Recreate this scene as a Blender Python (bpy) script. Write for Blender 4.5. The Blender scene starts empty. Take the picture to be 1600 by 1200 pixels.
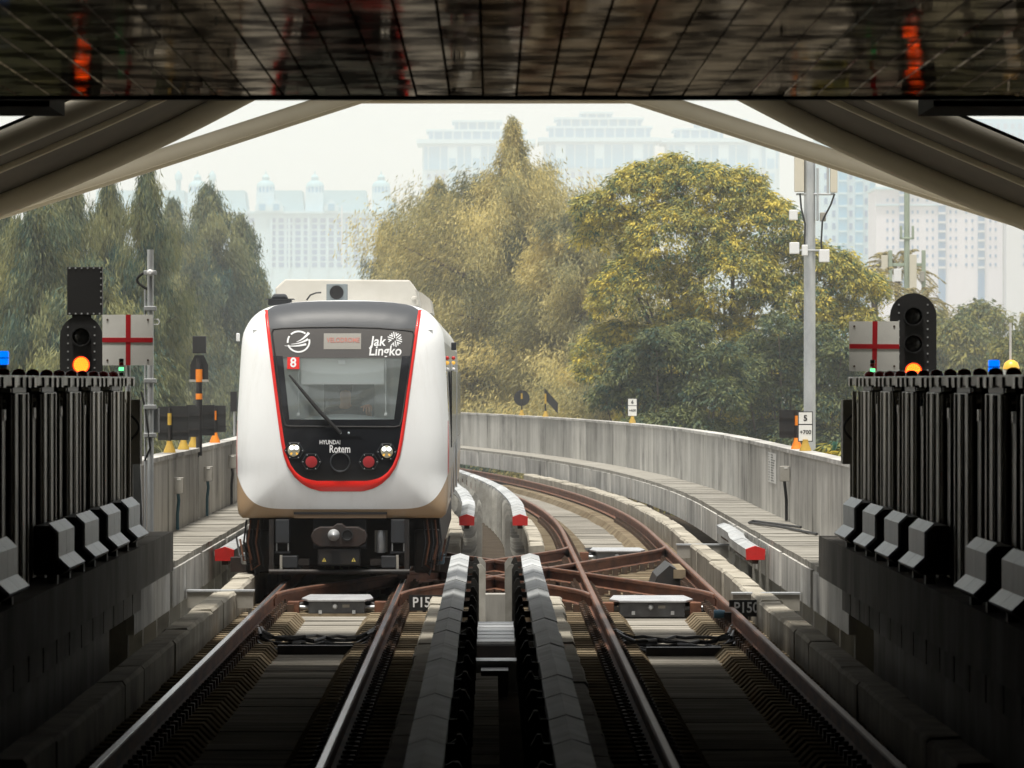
import bpy, bmesh, math, random
import numpy as np
from mathutils import Vector, Matrix

random.seed(7)
rng = np.random.default_rng(11)
SC = bpy.context.scene
COL = SC.collection
R = math.radians

# ------------------------------------------------------------------ camera
FPX = 200.0 / 36.0 * 1600.0          # focal length in photo pixels (200 mm lens)
CAMZ = 2.5                           # driver's eye height above the rail head
VX, VY = 768.0, 597.0                # where the straight track vanishes in the photo
cam = bpy.data.cameras.new('camera')
cam.lens = 200.0
cam.sensor_width = 36.0
cam.sensor_fit = 'HORIZONTAL'
cam.shift_x = (800.0 - VX) / 1600.0
cam.shift_y = -(600.0 - VY) / 1600.0
cam.clip_start = 0.5
cam.clip_end = 6000.0
cam.dof.use_dof = True
cam.dof.focus_distance = 76.0
cam.dof.aperture_fstop = 9.0
camo = bpy.data.objects.new('camera', cam)
camo.location = (0, 0, CAMZ)
camo.rotation_euler = (R(90), 0, 0)
COL.objects.link(camo)
SC.camera = camo

# ------------------------------------------------------------------ sky
SUN_EL, SUN_ROT = R(76), R(200)
w = bpy.data.worlds.new('World')
SC.world = w
w.use_nodes = True
wn = w.node_tree
wn.nodes.clear()
sky = wn.nodes.new('ShaderNodeTexSky')
sky.sky_type = 'NISHITA'
sky.sun_disc = False
sky.sun_elevation = SUN_EL
sky.sun_rotation = SUN_ROT
sky.air_density = 1.0
sky.dust_density = 1.5
sky.ozone_density = 1.0
hs = wn.nodes.new('ShaderNodeHueSaturation')
hs.inputs['Saturation'].default_value = 0.25
tint = wn.nodes.new('ShaderNodeMix')
tint.data_type = 'RGBA'
tint.blend_type = 'MULTIPLY'
tint.inputs[0].default_value = 1.0
tint.inputs[7].default_value = (1.0, 0.96, 0.885, 1)
bg = wn.nodes.new('ShaderNodeBackground')
bg.inputs['Strength'].default_value = 0.13
wo = wn.nodes.new('ShaderNodeOutputWorld')
wn.links.new(sky.outputs[0], hs.inputs['Color'])
wn.links.new(hs.outputs[0], tint.inputs[6])
wn.links.new(tint.outputs[2], bg.inputs['Color'])
wn.links.new(bg.outputs[0], wo.inputs[0])

# ------------------------------------------------------------------ sun through thin cloud
sl = bpy.data.lights.new('sun', 'SUN')
sl.energy = 3.6
sl.angle = R(11)
sl.color = (1.0, 0.95, 0.86)
so = bpy.data.objects.new('sun', sl)
sdir = Vector((math.sin(SUN_ROT) * math.cos(SUN_EL), math.cos(SUN_ROT) * math.cos(SUN_EL), math.sin(SUN_EL)))
so.rotation_euler = sdir.to_track_quat('Z', 'Y').to_euler()
so.location = (0, 0, 60)
COL.objects.link(so)

SC.view_settings.view_transform = 'Standard'
SC.view_settings.look = 'None'
SC.view_settings.gamma = 1.0
SC.view_settings.use_curve_mapping = False
SC.view_settings.exposure = 0.55
SC.cycles.volume_bounces = 2
SC.cycles.max_bounces = 7
SC.cycles.diffuse_bounces = 4
SC.cycles.glossy_bounces = 3
SC.cycles.transmission_bounces = 4
SC.cycles.transparent_max_bounces = 8
SC.cycles.use_denoising = True
SC.cycles.sample_clamp_indirect = 6.0


# ================================================================== helpers
def P(px, py, D):
    return ((px - VX) * D / FPX, D, CAMZ - (py - VY) * D / FPX)


def cx(D):
    """lateral shift of the alignment: straight, then a left-hand curve"""
    return 0.0 if D < 95 else -((D - 95.0) ** 2) / (2 * 690.0)


def smart(a, b, n):
    return [a + (b - a) * i / n for i in range(n + 1)]


class MB:
    def __init__(s):
        s.v = []
        s.f = []

    def box(s, x0, x1, y0, y1, z0, z1):
        b = len(s.v)
        s.v += [(x0, y0, z0), (x1, y0, z0), (x1, y1, z0), (x0, y1, z0),
                (x0, y0, z1), (x1, y0, z1), (x1, y1, z1), (x0, y1, z1)]
        s.f += [(b, b + 3, b + 2, b + 1), (b + 4, b + 5, b + 6, b + 7), (b, b + 1, b + 5, b + 4),
                (b + 1, b + 2, b + 6, b + 5), (b + 2, b + 3, b + 7, b + 6), (b + 3, b, b + 4, b + 7)]
        return s

    def prism_y(s, prof, y0, y1):
        """profile [(x,z)] counter-clockwise seen from -Y, extruded along Y"""
        b = len(s.v)
        n = len(prof)
        s.v += [(x, y0, z) for x, z in prof] + [(x, y1, z) for x, z in prof]
        s.f.append(tuple(range(b, b + n)))
        s.f.append(tuple(range(b + 2 * n - 1, b + n - 1, -1)))
        for i in range(n):
            j = (i + 1) % n
            s.f.append((b + i, b + n + i, b + n + j, b + j))
        return s

    def prism_z(s, prof, z0, z1):
        b = len(s.v)
        n = len(prof)
        s.v += [(x, y, z0) for x, y in prof] + [(x, y, z1) for x, y in prof]
        s.f.append(tuple(range(b + n - 1, b - 1, -1)))
        s.f.append(tuple(range(b + n, b + 2 * n)))
        for i in range(n):
            j = (i + 1) % n
            s.f.append((b + i, b + j, b + n + j, b + n + i))
        return s

    def sweep(s, prof, Ds, xf=cx, zf=None):
        """profile [(x,z)] carried along stations D with lateral shift xf(D)"""
        b = len(s.v)
        n = len(prof)
        for D in Ds:
            o = xf(D)
            dz = zf(D) if zf else 0.0
            s.v += [(x + o, D, z + dz) for x, z in prof]
        s.f.append(tuple(range(b, b + n)))
        e = b + n * (len(Ds) - 1)
        s.f.append(tuple(range(e + n - 1, e - 1, -1)))
        for k in range(len(Ds) - 1):
            for i in range(n):
                j = (i + 1) % n
                a = b + k * n
                s.f.append((a + i, a + n + i, a + n + j, a + j))
        return s

    def tube(s, pts, r, n=8, caps=True):
        pts = [Vector(p) for p in pts]
        rs = r if isinstance(r, (list, tuple)) else [r] * len(pts)
        b = len(s.v)
        up = None
        for k, p in enumerate(pts):
            t = (pts[min(k + 1, len(pts) - 1)] - pts[max(k - 1, 0)])
            t = t.normalized() if t.length > 1e-9 else Vector((0, 0, 1))
            if up is None:
                up = Vector((0, 0, 1)) if abs(t.z) < 0.9 else Vector((1, 0, 0))
            u = t.cross(up)
            u = u.normalized() if u.length > 1e-6 else Vector((1, 0, 0))
            v = u.cross(t).normalized()
            up = v
            for i in range(n):
                a = 2 * math.pi * i / n
                q = p + (u * math.cos(a) + v * math.sin(a)) * rs[k]
                s.v.append(tuple(q))
        for k in range(len(pts) - 1):
            for i in range(n):
                j = (i + 1) % n
                s.f.append((b + k * n + i, b + k * n + j, b + (k + 1) * n + j, b + (k + 1) * n + i))
        if caps:
            s.f.append(tuple(range(b + n - 1, b - 1, -1)))
            e = b + n * (len(pts) - 1)
            s.f.append(tuple(range(e, e + n)))
        return s

    def lathe(s, c, prof, n=16, axis='z'):
        """prof [(r, h)] turned about an axis through c"""
        b = len(s.v)
        for r, h in prof:
            for i in range(n):
                a = 2 * math.pi * i / n
                p, q = r * math.cos(a), r * math.sin(a)
                if axis == 'z':
                    s.v.append((c[0] + p, c[1] + q, c[2] + h))
                elif axis == 'y':
                    s.v.append((c[0] + p, c[1] - h, c[2] + q))
                else:
                    s.v.append((c[0] + h, c[1] + p, c[2] + q))
        m = len(prof)
        for k in range(m - 1):
            for i in range(n):
                j = (i + 1) % n
                s.f.append((b + k * n + i, b + k * n + j, b + (k + 1) * n + j, b + (k + 1) * n + i))
        s.f.append(tuple(range(b + n - 1, b - 1, -1)))
        s.f.append(tuple(range(b + (m - 1) * n, b + m * n)))
        return s

    def quad(s, a, b_, c, d):
        b = len(s.v)
        s.v += [tuple(a), tuple(b_), tuple(c), tuple(d)]
        s.f.append((b, b + 1, b + 2, b + 3))
        return s

    def grid(s, rows):
        """rows: list of equally long lists of points"""
        b = len(s.v)
        n = len(rows[0])
        for r_ in rows:
            s.v += [tuple(p) for p in r_]
        for k in range(len(rows) - 1):
            for i in range(n - 1):
                a = b + k * n + i
                s.f.append((a, a + 1, a + n + 1, a + n))
        return s


def org(o):
    v = Vector((0, 0, 0))
    while o is not None:
        v += o.location
        o = o.parent
    return v


def add(name, mb, m, parent=None, smooth=False, kind=None, label=None, cat=None, group=None, fix=True, bevel=0.0, loc=None):
    """link a mesh built in world coordinates; a parent only shifts it"""
    if isinstance(mb, MB):
        me = bpy.data.meshes.new(name)
        o_ = org(parent)
        if loc is not None:
            o_ = o_ + (Vector(loc) - o_)
        me.from_pydata([(x - o_.x, y - o_.y, z - o_.z) for x, y, z in mb.v], [], mb.f)
        if fix:
            bm = bmesh.new()
            bm.from_mesh(me)
            bmesh.ops.recalc_face_normals(bm, faces=bm.faces)
            bm.to_mesh(me)
            bm.free()
        me.update()
    else:
        me = mb
    ob = bpy.data.objects.new(name, me)
    COL.objects.link(ob)
    if m is not None and len(me.materials) == 0:
        me.materials.append(m)
    if parent is not None:
        ob.parent = parent
    if loc is not None:
        ob.location = Vector(loc) - org(parent)
    if smooth:
        me.polygons.foreach_set('use_smooth', [True] * len(me.polygons))
        try:
            me.set_sharp_from_angle(angle=R(40))
        except Exception:
            pass
    if bevel:
        bv = ob.modifiers.new('bevel', 'BEVEL')
        bv.width = bevel
        bv.segments = 2
        bv.limit_method = 'ANGLE'
        bv.angle_limit = R(40)
    tag(ob, label, cat, group, kind)
    return ob


def tag(o, label=None, cat=None, group=None, kind=None):
    if label:
        o['label'] = label
    if cat:
        o['category'] = cat
    if group:
        o['group'] = group
    if kind:
        o['kind'] = kind
    return o


def thing(name, label, cat, loc=(0, 0, 0), group=None):
    e = bpy.data.objects.new(name, None)
    e.empty_display_size = 0.2
    e.location = loc
    COL.objects.link(e)
    return tag(e, label, cat, group)


def inst(name, me, loc, parent=None, rot=None, scale=None):
    """another object on shared mesh data, loc in world coordinates"""
    o = bpy.data.objects.new(name, me)
    COL.objects.link(o)
    o.parent = parent
    o.location = Vector(loc) - org(parent)
    if rot:
        o.rotation_euler = rot
    if scale:
        o.scale = scale
    return o


def copy_tree(o, loc=None, label=None, parent=None, scale=None, rotz=None):
    c = o.copy()
    COL.objects.link(c)
    c.parent = parent
    if loc is not None:
        c.location = loc
    if label:
        c['label'] = label
    if scale:
        c.scale = scale
    if rotz is not None:
        c.rotation_euler = (0, 0, rotz)
    for ch in o.children:
        copy_tree(ch, parent=c)
    return c


def text_mesh(s, size, offset=0.0, shear=0.0, extrude=0.0):
    cu = bpy.data.curves.new('lettering', 'FONT')
    cu.body = s
    cu.size = size
    cu.offset = offset
    cu.shear = shear
    cu.extrude = extrude
    cu.resolution_u = 3
    cu.align_x = 'CENTER'
    cu.align_y = 'CENTER'
    t = bpy.data.objects.new('lettering', cu)
    COL.objects.link(t)
    bpy.context.view_layer.update()
    dg = bpy.context.evaluated_depsgraph_get()
    me = bpy.data.meshes.new_from_object(t.evaluated_get(dg))
    bpy.data.objects.remove(t)
    bpy.data.curves.remove(cu)
    me.materials.clear()
    return me


def lettering(name, s, size, c, m, parent, off=0.0, sx=1.0, drape=None, shear=0.0):
    """flat letters facing the camera (-Y), centred on c"""
    me = text_mesh(s, size, offset=off, shear=shear)
    o_ = org(parent)
    for v in me.vertices:
        x, z = v.co.x * sx, v.co.y
        X, Y, Z = c[0] + x, c[1], c[2] + z
        if drape:
            Y = drape(X, Z)
        v.co = (X - o_.x, Y - o_.y, Z - o_.z)
    return add(name, me, m, parent)


def np_mesh(name, V, Q, cols=None):
    me = bpy.data.meshes.new(name)
    nv, nq = len(V), len(Q)
    me.vertices.add(nv)
    me.vertices.foreach_set('co', np.asarray(V, dtype=np.float32).ravel())
    me.loops.add(nq * 4)
    me.polygons.add(nq)
    me.loops.foreach_set('vertex_index', np.asarray(Q, dtype=np.int32).ravel())
    me.polygons.foreach_set('loop_start', np.arange(0, nq * 4, 4, dtype=np.int32))
    me.polygons.foreach_set('loop_total', np.full(nq, 4, dtype=np.int32))
    if cols is not None:
        ca = me.color_attributes.new('tone', 'FLOAT_COLOR', 'POINT')
        ca.data.foreach_set('color', np.asarray(cols, dtype=np.float32).ravel())
    me.update(calc_edges=True)
    me.validate()
    return me


# ================================================================== materials
def mat(name, c, rough=0.6, metal=0.0, c2=None, scale=(3, 3, 3), lo=0.35, hi=0.65, detail=5.0,
        streak=0.0, bump=0.0, bscale=(20, 20, 20), spec=0.5, emit=None, estr=0.0, coat=0.0, rvar=0.0, streak_c=(0.05, 0.045, 0.04), orand=0.0):
    m = bpy.data.materials.new(name)
    m.use_nodes = True
    nt = m.node_tree
    b = nt.nodes['Principled BSDF']
    b.inputs['Base Color'].default_value = (*c, 1)
    b.inputs['Roughness'].default_value = rough
    b.inputs['Metallic'].default_value = metal
    b.inputs['Specular IOR Level'].default_value = spec
    if coat:
        b.inputs['Coat Weight'].default_value = coat
        b.inputs['Coat Roughness'].default_value = 0.05
    if emit:
        b.inputs['Emission Color'].default_value = (*emit, 1)
        b.inputs['Emission Strength'].default_value = estr
    geo = None

    def noise(sc, det=5.0, rgh=0.6):
        nonlocal geo
        if geo is None:
            geo = nt.nodes.new('ShaderNodeNewGeometry')
        mp = nt.nodes.new('ShaderNodeVectorMath')
        mp.operation = 'MULTIPLY'
        mp.inputs[1].default_value = sc
        nt.links.new(geo.outputs['Position'], mp.inputs[0])
        n = nt.nodes.new('ShaderNodeTexNoise')
        n.inputs['Scale'].default_value = 1.0
        n.inputs['Detail'].default_value = det
        n.inputs['Roughness'].default_value = rgh
        nt.links.new(mp.outputs[0], n.inputs['Vector'])
        return n

    def ramp(n, lo_, hi_, ca, cb):
        r_ = nt.nodes.new('ShaderNodeValToRGB')
        r_.color_ramp.elements[0].position = lo_
        r_.color_ramp.elements[1].position = hi_
        r_.color_ramp.elements[0].color = (*ca, 1)
        r_.color_ramp.elements[1].color = (*cb, 1)
        nt.links.new(n.outputs['Fac'], r_.inputs['Fac'])
        return r_

    col = None
    if c2 is not None:
        r_ = ramp(noise(scale, detail), lo, hi, c, c2)
        col = r_.outputs['Color']
    if streak:
        # rain streaks and runs: noise drawn out along the vertical
        n1 = noise((1.1, 1.1, 0.22), 9.0, 0.68)
        r1 = ramp(n1, 0.40, 0.66, (0, 0, 0), (1, 1, 1))
        n2 = noise((0.35, 0.35, 0.9), 4.0)
        r2 = ramp(n2, 0.34, 0.66, (0.15, 0.15, 0.15), (1, 1, 1))
        mu = nt.nodes.new('ShaderNodeMath')
        mu.operation = 'MULTIPLY'
        nt.links.new(r1.outputs['Color'], mu.inputs[0])
        nt.links.new(r2.outputs['Color'], mu.inputs[1])
        m2 = nt.nodes.new('ShaderNodeMath')
        m2.operation = 'MULTIPLY'
        m2.inputs[1].default_value = streak
        nt.links.new(mu.outputs[0], m2.inputs[0])
        mx = nt.nodes.new('ShaderNodeMix')
        mx.data_type = 'RGBA'
        nt.links.new(m2.outputs[0], mx.inputs[0])
        if col is not None:
            nt.links.new(col, mx.inputs[6])
        else:
            mx.inputs[6].default_value = (*c, 1)
        mx.inputs[7].default_value = (*streak_c, 1)
        col = mx.outputs[2]
        # pale lime runs
        n3 = noise((1.7, 1.7, 0.10), 8.0, 0.7)
        r3 = ramp(n3, 0.60, 0.72, (0, 0, 0), (0.7 * streak, 0.7 * streak, 0.7 * streak))
        mx3 = nt.nodes.new('ShaderNodeMix')
        mx3.data_type = 'RGBA'
        nt.links.new(r3.outputs['Color'], mx3.inputs[0])
        nt.links.new(col, mx3.inputs[6])
        mx3.inputs[7].default_value = (min(0.8, c[0] * 1.3), min(0.8, c[1] * 1.3), min(0.8, c[2] * 1.32), 1)
        col = mx3.outputs[2]
    if orand:
        oi = nt.nodes.new('ShaderNodeObjectInfo')
        mr0 = nt.nodes.new('ShaderNodeMapRange')
        mr0.inputs['To Min'].default_value = 1.0 - orand
        mr0.inputs['To Max'].default_value = 1.0 + orand * 0.6
        nt.links.new(oi.outputs['Random'], mr0.inputs['Value'])
        vm = nt.nodes.new('ShaderNodeVectorMath')
        vm.operation = 'SCALE'
        if col is not None:
            nt.links.new(col, vm.inputs[0])
        else:
            vm.inputs[0].default_value = c
        nt.links.new(mr0.outputs[0], vm.inputs['Scale'])
        col = vm.outputs[0]
    if col is not None:
        nt.links.new(col, b.inputs['Base Color'])
    if rvar:
        n = noise((2.5, 2.5, 2.5), 4.0)
        mr = nt.nodes.new('ShaderNodeMapRange')
        mr.inputs['From Min'].default_value = 0.3
        mr.inputs['From Max'].default_value = 0.7
        mr.inputs['To Min'].default_value = max(0.02, rough - rvar)
        mr.inputs['To Max'].default_value = min(1.0, rough + rvar)
        nt.links.new(n.outputs['Fac'], mr.inputs['Value'])
        nt.links.new(mr.outputs[0], b.inputs['Roughness'])
    if bump:
        n = noise(bscale, 4.0)
        bp = nt.nodes.new('ShaderNodeBump')
        bp.inputs['Strength'].default_value = bump
        bp.inputs['Distance'].default_value = 0.02
        nt.links.new(n.outputs['Fac'], bp.inputs['Height'])
        nt.links.new(bp.outputs[0], b.inputs['Normal'])
    return m


def leaf_mat(name, ca, cb, trans=0.25):
    m = bpy.data.materials.new(name)
    m.use_nodes = True
    nt = m.node_tree
    b = nt.nodes['Principled BSDF']
    b.inputs['Roughness'].default_value = 0.6
    b.inputs['Specular IOR Level'].default_value = 0.25
    at = nt.nodes.new('ShaderNodeAttribute')
    at.attribute_name = 'tone'
    mx = nt.nodes.new('ShaderNodeMix')
    mx.data_type = 'RGBA'
    mx.inputs[6].default_value = (*ca, 1)
    mx.inputs[7].default_value = (*cb, 1)
    nt.links.new(at.outputs['Fac'], mx.inputs[0])
    nt.links.new(mx.outputs[2], b.inputs['Base Color'])
    tr = nt.nodes.new('ShaderNodeBsdfTranslucent')
    nt.links.new(mx.outputs[2], tr.inputs['Color'])
    ms = nt.nodes.new('ShaderNodeMixShader')
    ms.inputs[0].default_value = trans
    out = nt.nodes['Material Output']
    nt.links.new(b.outputs[0], ms.inputs[1])
    nt.links.new(tr.outputs[0], ms.inputs[2])
    nt.links.new(ms.outputs[0], out.inputs['Surface'])
    return m


M = {}
M['concrete'] = mat('concrete_wall', (0.60, 0.59, 0.555), 0.9, c2=(0.46, 0.45, 0.415), scale=(1.0, 1.0, 0.35), streak=0.85, bump=0.25, bscale=(9, 9, 2), spec=0.06, orand=0.24)
M['concrete_pale'] = mat('concrete_pale', (0.64, 0.63, 0.60), 0.9, c2=(0.46, 0.45, 0.42), scale=(1.5, 1.5, 0.8), streak=0.9, bump=0.25, bscale=(9, 9, 3), spec=0.06, orand=0.16)
M['concrete_deck'] = mat('concrete_deck', (0.36, 0.345, 0.31), 0.92, c2=(0.20, 0.19, 0.165), scale=(1.4, 3.5, 2), bump=0.3, bscale=(3, 22, 8), spec=0.06, orand=0.2)
M['slab'] = mat('track_slab_concrete', (0.36, 0.34, 0.30), 0.85, c2=(0.15, 0.14, 0.12), scale=(0.7, 5.0, 2), bump=0.35, bscale=(2, 30, 8), spec=0.0, orand=0.25)
M['plinth'] = mat('plinth_concrete', (0.30, 0.25, 0.175), 0.9, c2=(0.17, 0.13, 0.085), scale=(2, 1.5, 2), spec=0.0, orand=0.3)
M['kerb'] = mat('kerb_concrete', (0.50, 0.47, 0.40), 0.92, c2=(0.36, 0.33, 0.27), scale=(2.5, 2.5, 2.5), streak=0.7, bump=0.4, bscale=(10, 10, 10), streak_c=(0.06, 0.05, 0.04), spec=0.06)
M['bed'] = mat('trackbed_dark', (0.09, 0.075, 0.06), 0.95, c2=(0.05, 0.04, 0.03), scale=(2, 2, 2), spec=0.0)
M['rust'] = mat('rail_rust', (0.20, 0.085, 0.045), 0.75, c2=(0.10, 0.045, 0.03), scale=(6, 1.5, 6), bump=0.2, bscale=(30, 30, 30), spec=0.4)
M['railtop'] = mat('rail_polished', (0.48, 0.52, 0.58), 0.22, 0.9, c2=(0.30, 0.30, 0.31), scale=(8, 0.4, 8))
M['railtop_rusty'] = mat('rail_less_used', (0.24, 0.15, 0.115), 0.5, 0.5, c2=(0.17, 0.09, 0.06), scale=(8, 0.8, 8))
M['fastener'] = mat('fastener_steel', (0.06, 0.045, 0.035), 0.8, 0.3, c2=(0.11, 0.06, 0.035), scale=(6, 6, 6))
M['cover'] = mat('third_rail_cover_grp', (0.55, 0.57, 0.58), 0.6, c2=(0.38, 0.40, 0.41), scale=(2.0, 0.8, 2.0), streak=0.5, spec=0.3, orand=0.14)
M['bracket'] = mat('bracket_grp', (0.46, 0.45, 0.41), 0.7, c2=(0.30, 0.29, 0.255), scale=(4, 4, 4), streak=0.4, orand=0.4)
M['bracket_dark'] = mat('bracket_black', (0.035, 0.034, 0.03), 0.7, c2=(0.022, 0.02, 0.018), scale=(4, 4, 4), spec=0.2)  # near-black tone for the near brackets only
M['red'] = mat('red_paint', (0.62, 0.02, 0.02), 0.45, c2=(0.5, 0.02, 0.015), scale=(6, 6, 6))
M['black'] = mat('black_paint', (0.015, 0.015, 0.016), 0.55)
M['blackmetal'] = mat('black_metal', (0.02, 0.02, 0.022), 0.45, 0.2, c2=(0.035, 0.03, 0.028), scale=(5, 5, 5))
M['galv'] = mat('galvanised_steel', (0.55, 0.57, 0.58), 0.45, 0.5, c2=(0.42, 0.44, 0.46), scale=(5, 5, 2), rvar=0.1)
M['lid'] = mat('machine_lid_aluminium', (0.58, 0.60, 0.62), 0.42, 0.3, c2=(0.42, 0.43, 0.45), scale=(4, 4, 4))
M['casing'] = mat('machine_casing_grey', (0.16, 0.17, 0.18), 0.5, 0.3, c2=(0.1, 0.1, 0.11), scale=(5, 5, 5))
M['steel'] = mat('gate_steel', (0.38, 0.355, 0.30), 0.42, 0.35, c2=(0.28, 0.26, 0.215), scale=(6, 6, 0.6), rvar=0.1, orand=0.2)
M['steel_bright'] = mat('gate_edge_steel', (0.55, 0.54, 0.5), 0.22, 0.9)
M['filler'] = mat('gap_filler_aluminium', (0.50, 0.55, 0.58), 0.4, 0.45, c2=(0.42, 0.46, 0.49), scale=(6, 6, 6))
M['rib'] = mat('canopy_rib_cream', (0.84, 0.76, 0.59), 0.5, c2=(0.76, 0.68, 0.52), scale=(1.2, 1.2, 1.2), spec=0.4)
M['roof'] = mat('canopy_deck_grey', (0.15, 0.13, 0.10), 0.8, c2=(0.11, 0.095, 0.075), scale=(1, 1, 1))
M['bounce_wall'] = mat('bounce_wall_pale', (0.66, 0.63, 0.56), 0.8)
M['ledge'] = mat('platform_edge_concrete', (0.30, 0.285, 0.26), 0.9, c2=(0.2, 0.19, 0.17), scale=(1.5, 1.5, 1), streak=0.7, bump=0.25, bscale=(8, 8, 3), spec=0.06)
M['white'] = mat('white_paint', (0.78, 0.79, 0.80), 0.45)
M['sign_white'] = mat('sign_white', (0.80, 0.80, 0.77), 0.5, c2=(0.72, 0.72, 0.69), scale=(3, 3, 3))
M['sign_red'] = mat('sign_red', (0.48, 0.012, 0.02), 0.5)
M['ink'] = mat('black_lettering', (0.02, 0.02, 0.022), 0.6)
M['yellow'] = mat('yellow_post_paint', (0.55, 0.36, 0.05), 0.55, c2=(0.42, 0.26, 0.04), scale=(8, 8, 8))
M['orange'] = mat('orange_post_paint', (0.85, 0.25, 0.015), 0.5, c2=(0.75, 0.2, 0.01), scale=(8, 8, 8))
M['cable'] = mat('black_cable', (0.012, 0.012, 0.013), 0.5)
M['bluecable'] = mat('teal_conduit', (0.03, 0.10, 0.13), 0.5)
M['boxgrey'] = mat('junction_box_grey', (0.36, 0.345, 0.31), 0.6, c2=(0.3, 0.285, 0.25), scale=(5, 5, 5))
M['blue'] = mat('blue_lamp', (0.01, 0.1, 0.7), 0.3, emit=(0.0, 0.18, 1.0), estr=0.9)
M['red_lamp'] = mat('red_signal_lamp', (0.9, 0.12, 0.01), 0.3, emit=(1.0, 0.045, 0.008), estr=3.0)
M['red_lamp_core'] = mat('signal_led', (1.0, 0.5, 0.02), 0.3, emit=(1.0, 0.36, 0.015), estr=2.4)
M['green_lamp'] = mat('green_lamp', (0.05, 0.8, 0.25), 0.3, emit=(0.15, 1.0, 0.35), estr=1.2)
M['red_dome'] = mat('red_dome_unlit', (0.32, 0.012, 0.012), 0.25)
M['lens_dark'] = mat('dark_lens', (0.012, 0.012, 0.012), 0.25)
M['amber'] = mat('amber_dome', (0.75, 0.42, 0.05), 0.35, emit=(1.0, 0.55, 0.1), estr=0.35)
M['ground'] = mat('ground_dry', (0.34, 0.31, 0.25), 0.95, c2=(0.24, 0.23, 0.15), scale=(0.05, 0.05, 0.05))
M['bark'] = mat('bark', (0.13, 0.10, 0.07), 0.9, c2=(0.08, 0.06, 0.045), scale=(4, 4, 1), bump=0.4)


# ================================================================== the setting
LT, RT = -1.85, 1.93                 # track centres
G = 0.735                            # half the distance between rail centres
ZW = 0.49                            # walkway top
WALL = 4.3                           # inner face of the parapets


def heading(D):
    return math.atan((cx(D + 0.5) - cx(D - 0.5)))


add('ground', MB().quad((-2500, -300, -9), (2500, -300, -9), (2500, 3500, -9), (-2500, 3500, -9)), M['ground'], kind='structure', fix=False)

deck_D = [-35, 30, 60, 95] + smart(100, 215, 23)
add('viaduct_deck', MB().sweep([(-4.9, -1.6), (4.9, -1.6), (4.9, -0.52), (-4.9, -0.52)], deck_D), M['bed'], kind='structure')

# ---- track slabs: a base sheet with slab panels and rail pedestals as pieces
slab_mb = MB().box(-0.43, 0.43, -0.57, 0.57, -0.12, 0)
slab_me = None
blk_in = MB().prism_y([(-0.40, -0.16), (0.38, -0.16), (0.38, 0.0), (-0.30, 0.0), (-0.40, -0.10)], -0.13, 0.13)
blk_mesh = {}
for side, c, nm in ((-1, LT, 'left_trackbed'), (1, RT, 'right_trackbed')):
    bed = add(nm, MB().sweep([(c - 1.22, -0.5), (c + 1.22, -0.5), (c + 1.22, -0.40), (c - 1.22, -0.40)],
                             [-35, 30, 60, 95] + smart(100, 210, 22)), M['bed'], kind='structure')
    D = 34.6
    last = 68.4 if side < 0 else 118
    k = 0
    while D < last:
        if slab_me is None:
            o = add('slab', slab_mb, M['slab'], bed, loc=(c, D, -0.30))
            slab_me = o.data
            # loc given in world coordinates; mesh was built at the origin
            for v in slab_me.vertices:
                v.co += Vector((c, D, -0.30))
        else:
            o = inst('slab', slab_me, (c + cx(D), D, -0.30 + random.uniform(-0.012, 0.006)), bed, rot=(0, 0, -heading(D)))
        D += 1.17
        k += 1
    if side > 0:
        add('slab', MB().sweep([(c - 0.43, -0.42), (c + 0.43, -0.42), (c + 0.43, -0.30), (c - 0.43, -0.30)], smart(118.6, 205, 18)), M['slab'], bed)
    # pedestals under each rail, slope towards the middle of the track
    for rs in (-1, 1):
        rx = c + rs * G
        key = rs
        if key not in blk_mesh:
            mb = MB()
            pr = [(x * (1 if rs > 0 else -1), z) for x, z in [(-0.40, -0.16), (0.38, -0.16), (0.38, 0.0), (-0.30, 0.0), (-0.40, -0.10)]]
            mb.prism_y(pr, -0.125, 0.125)
            o = add('rail_pedestal', mb, M['plinth'], bed, loc=(0, 0, 0))
            blk_mesh[key] = o.data
            bpy.data.objects.remove(o)
        D = 35.2
        while D < 67.2:
            inst('rail_pedestal', blk_mesh[key], (rx, D, -0.205), bed)
            D += 0.5
        if side > 0:
            mb = MB()
            D = 88.5
            while D < 150:
                o_ = rx + cx(D)
                pr = [(o_ + x * (1 if rs > 0 else -1), z - 0.205) for x, z in [(-0.40, -0.16), (0.38, -0.16), (0.38, 0.0), (-0.30, 0.0), (-0.40, -0.10)]]
                mb.prism_y(pr, D - 0.15, D + 0.15)
                D += 0.5
            add('rail_pedestal_row', mb, M['plinth'], bed, kind='stuff')

# ---- long sleepers under the crossover
xbed = add('crossover_bearers', MB().box(-3.0, 3.1, 67.6, 88.4, -0.5, -0.36), M['bed'], kind='structure')
bearer = None
for k in range(30):
    D = 68.0 + k * 0.69
    for (x0, x1) in ((-2.95, 3.05),):
        if bearer is None:
            o = add('bearer', MB().box(-3.0, 3.0, -0.13, 0.13, -0.10, 0.0), M['plinth'], xbed, loc=(0, 0, 0))
            bearer = o.data
            o.location = Vector((0.03, D, -0.262))
        else:
            inst('bearer', bearer, (0.03, D, -0.262), xbed)

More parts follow.
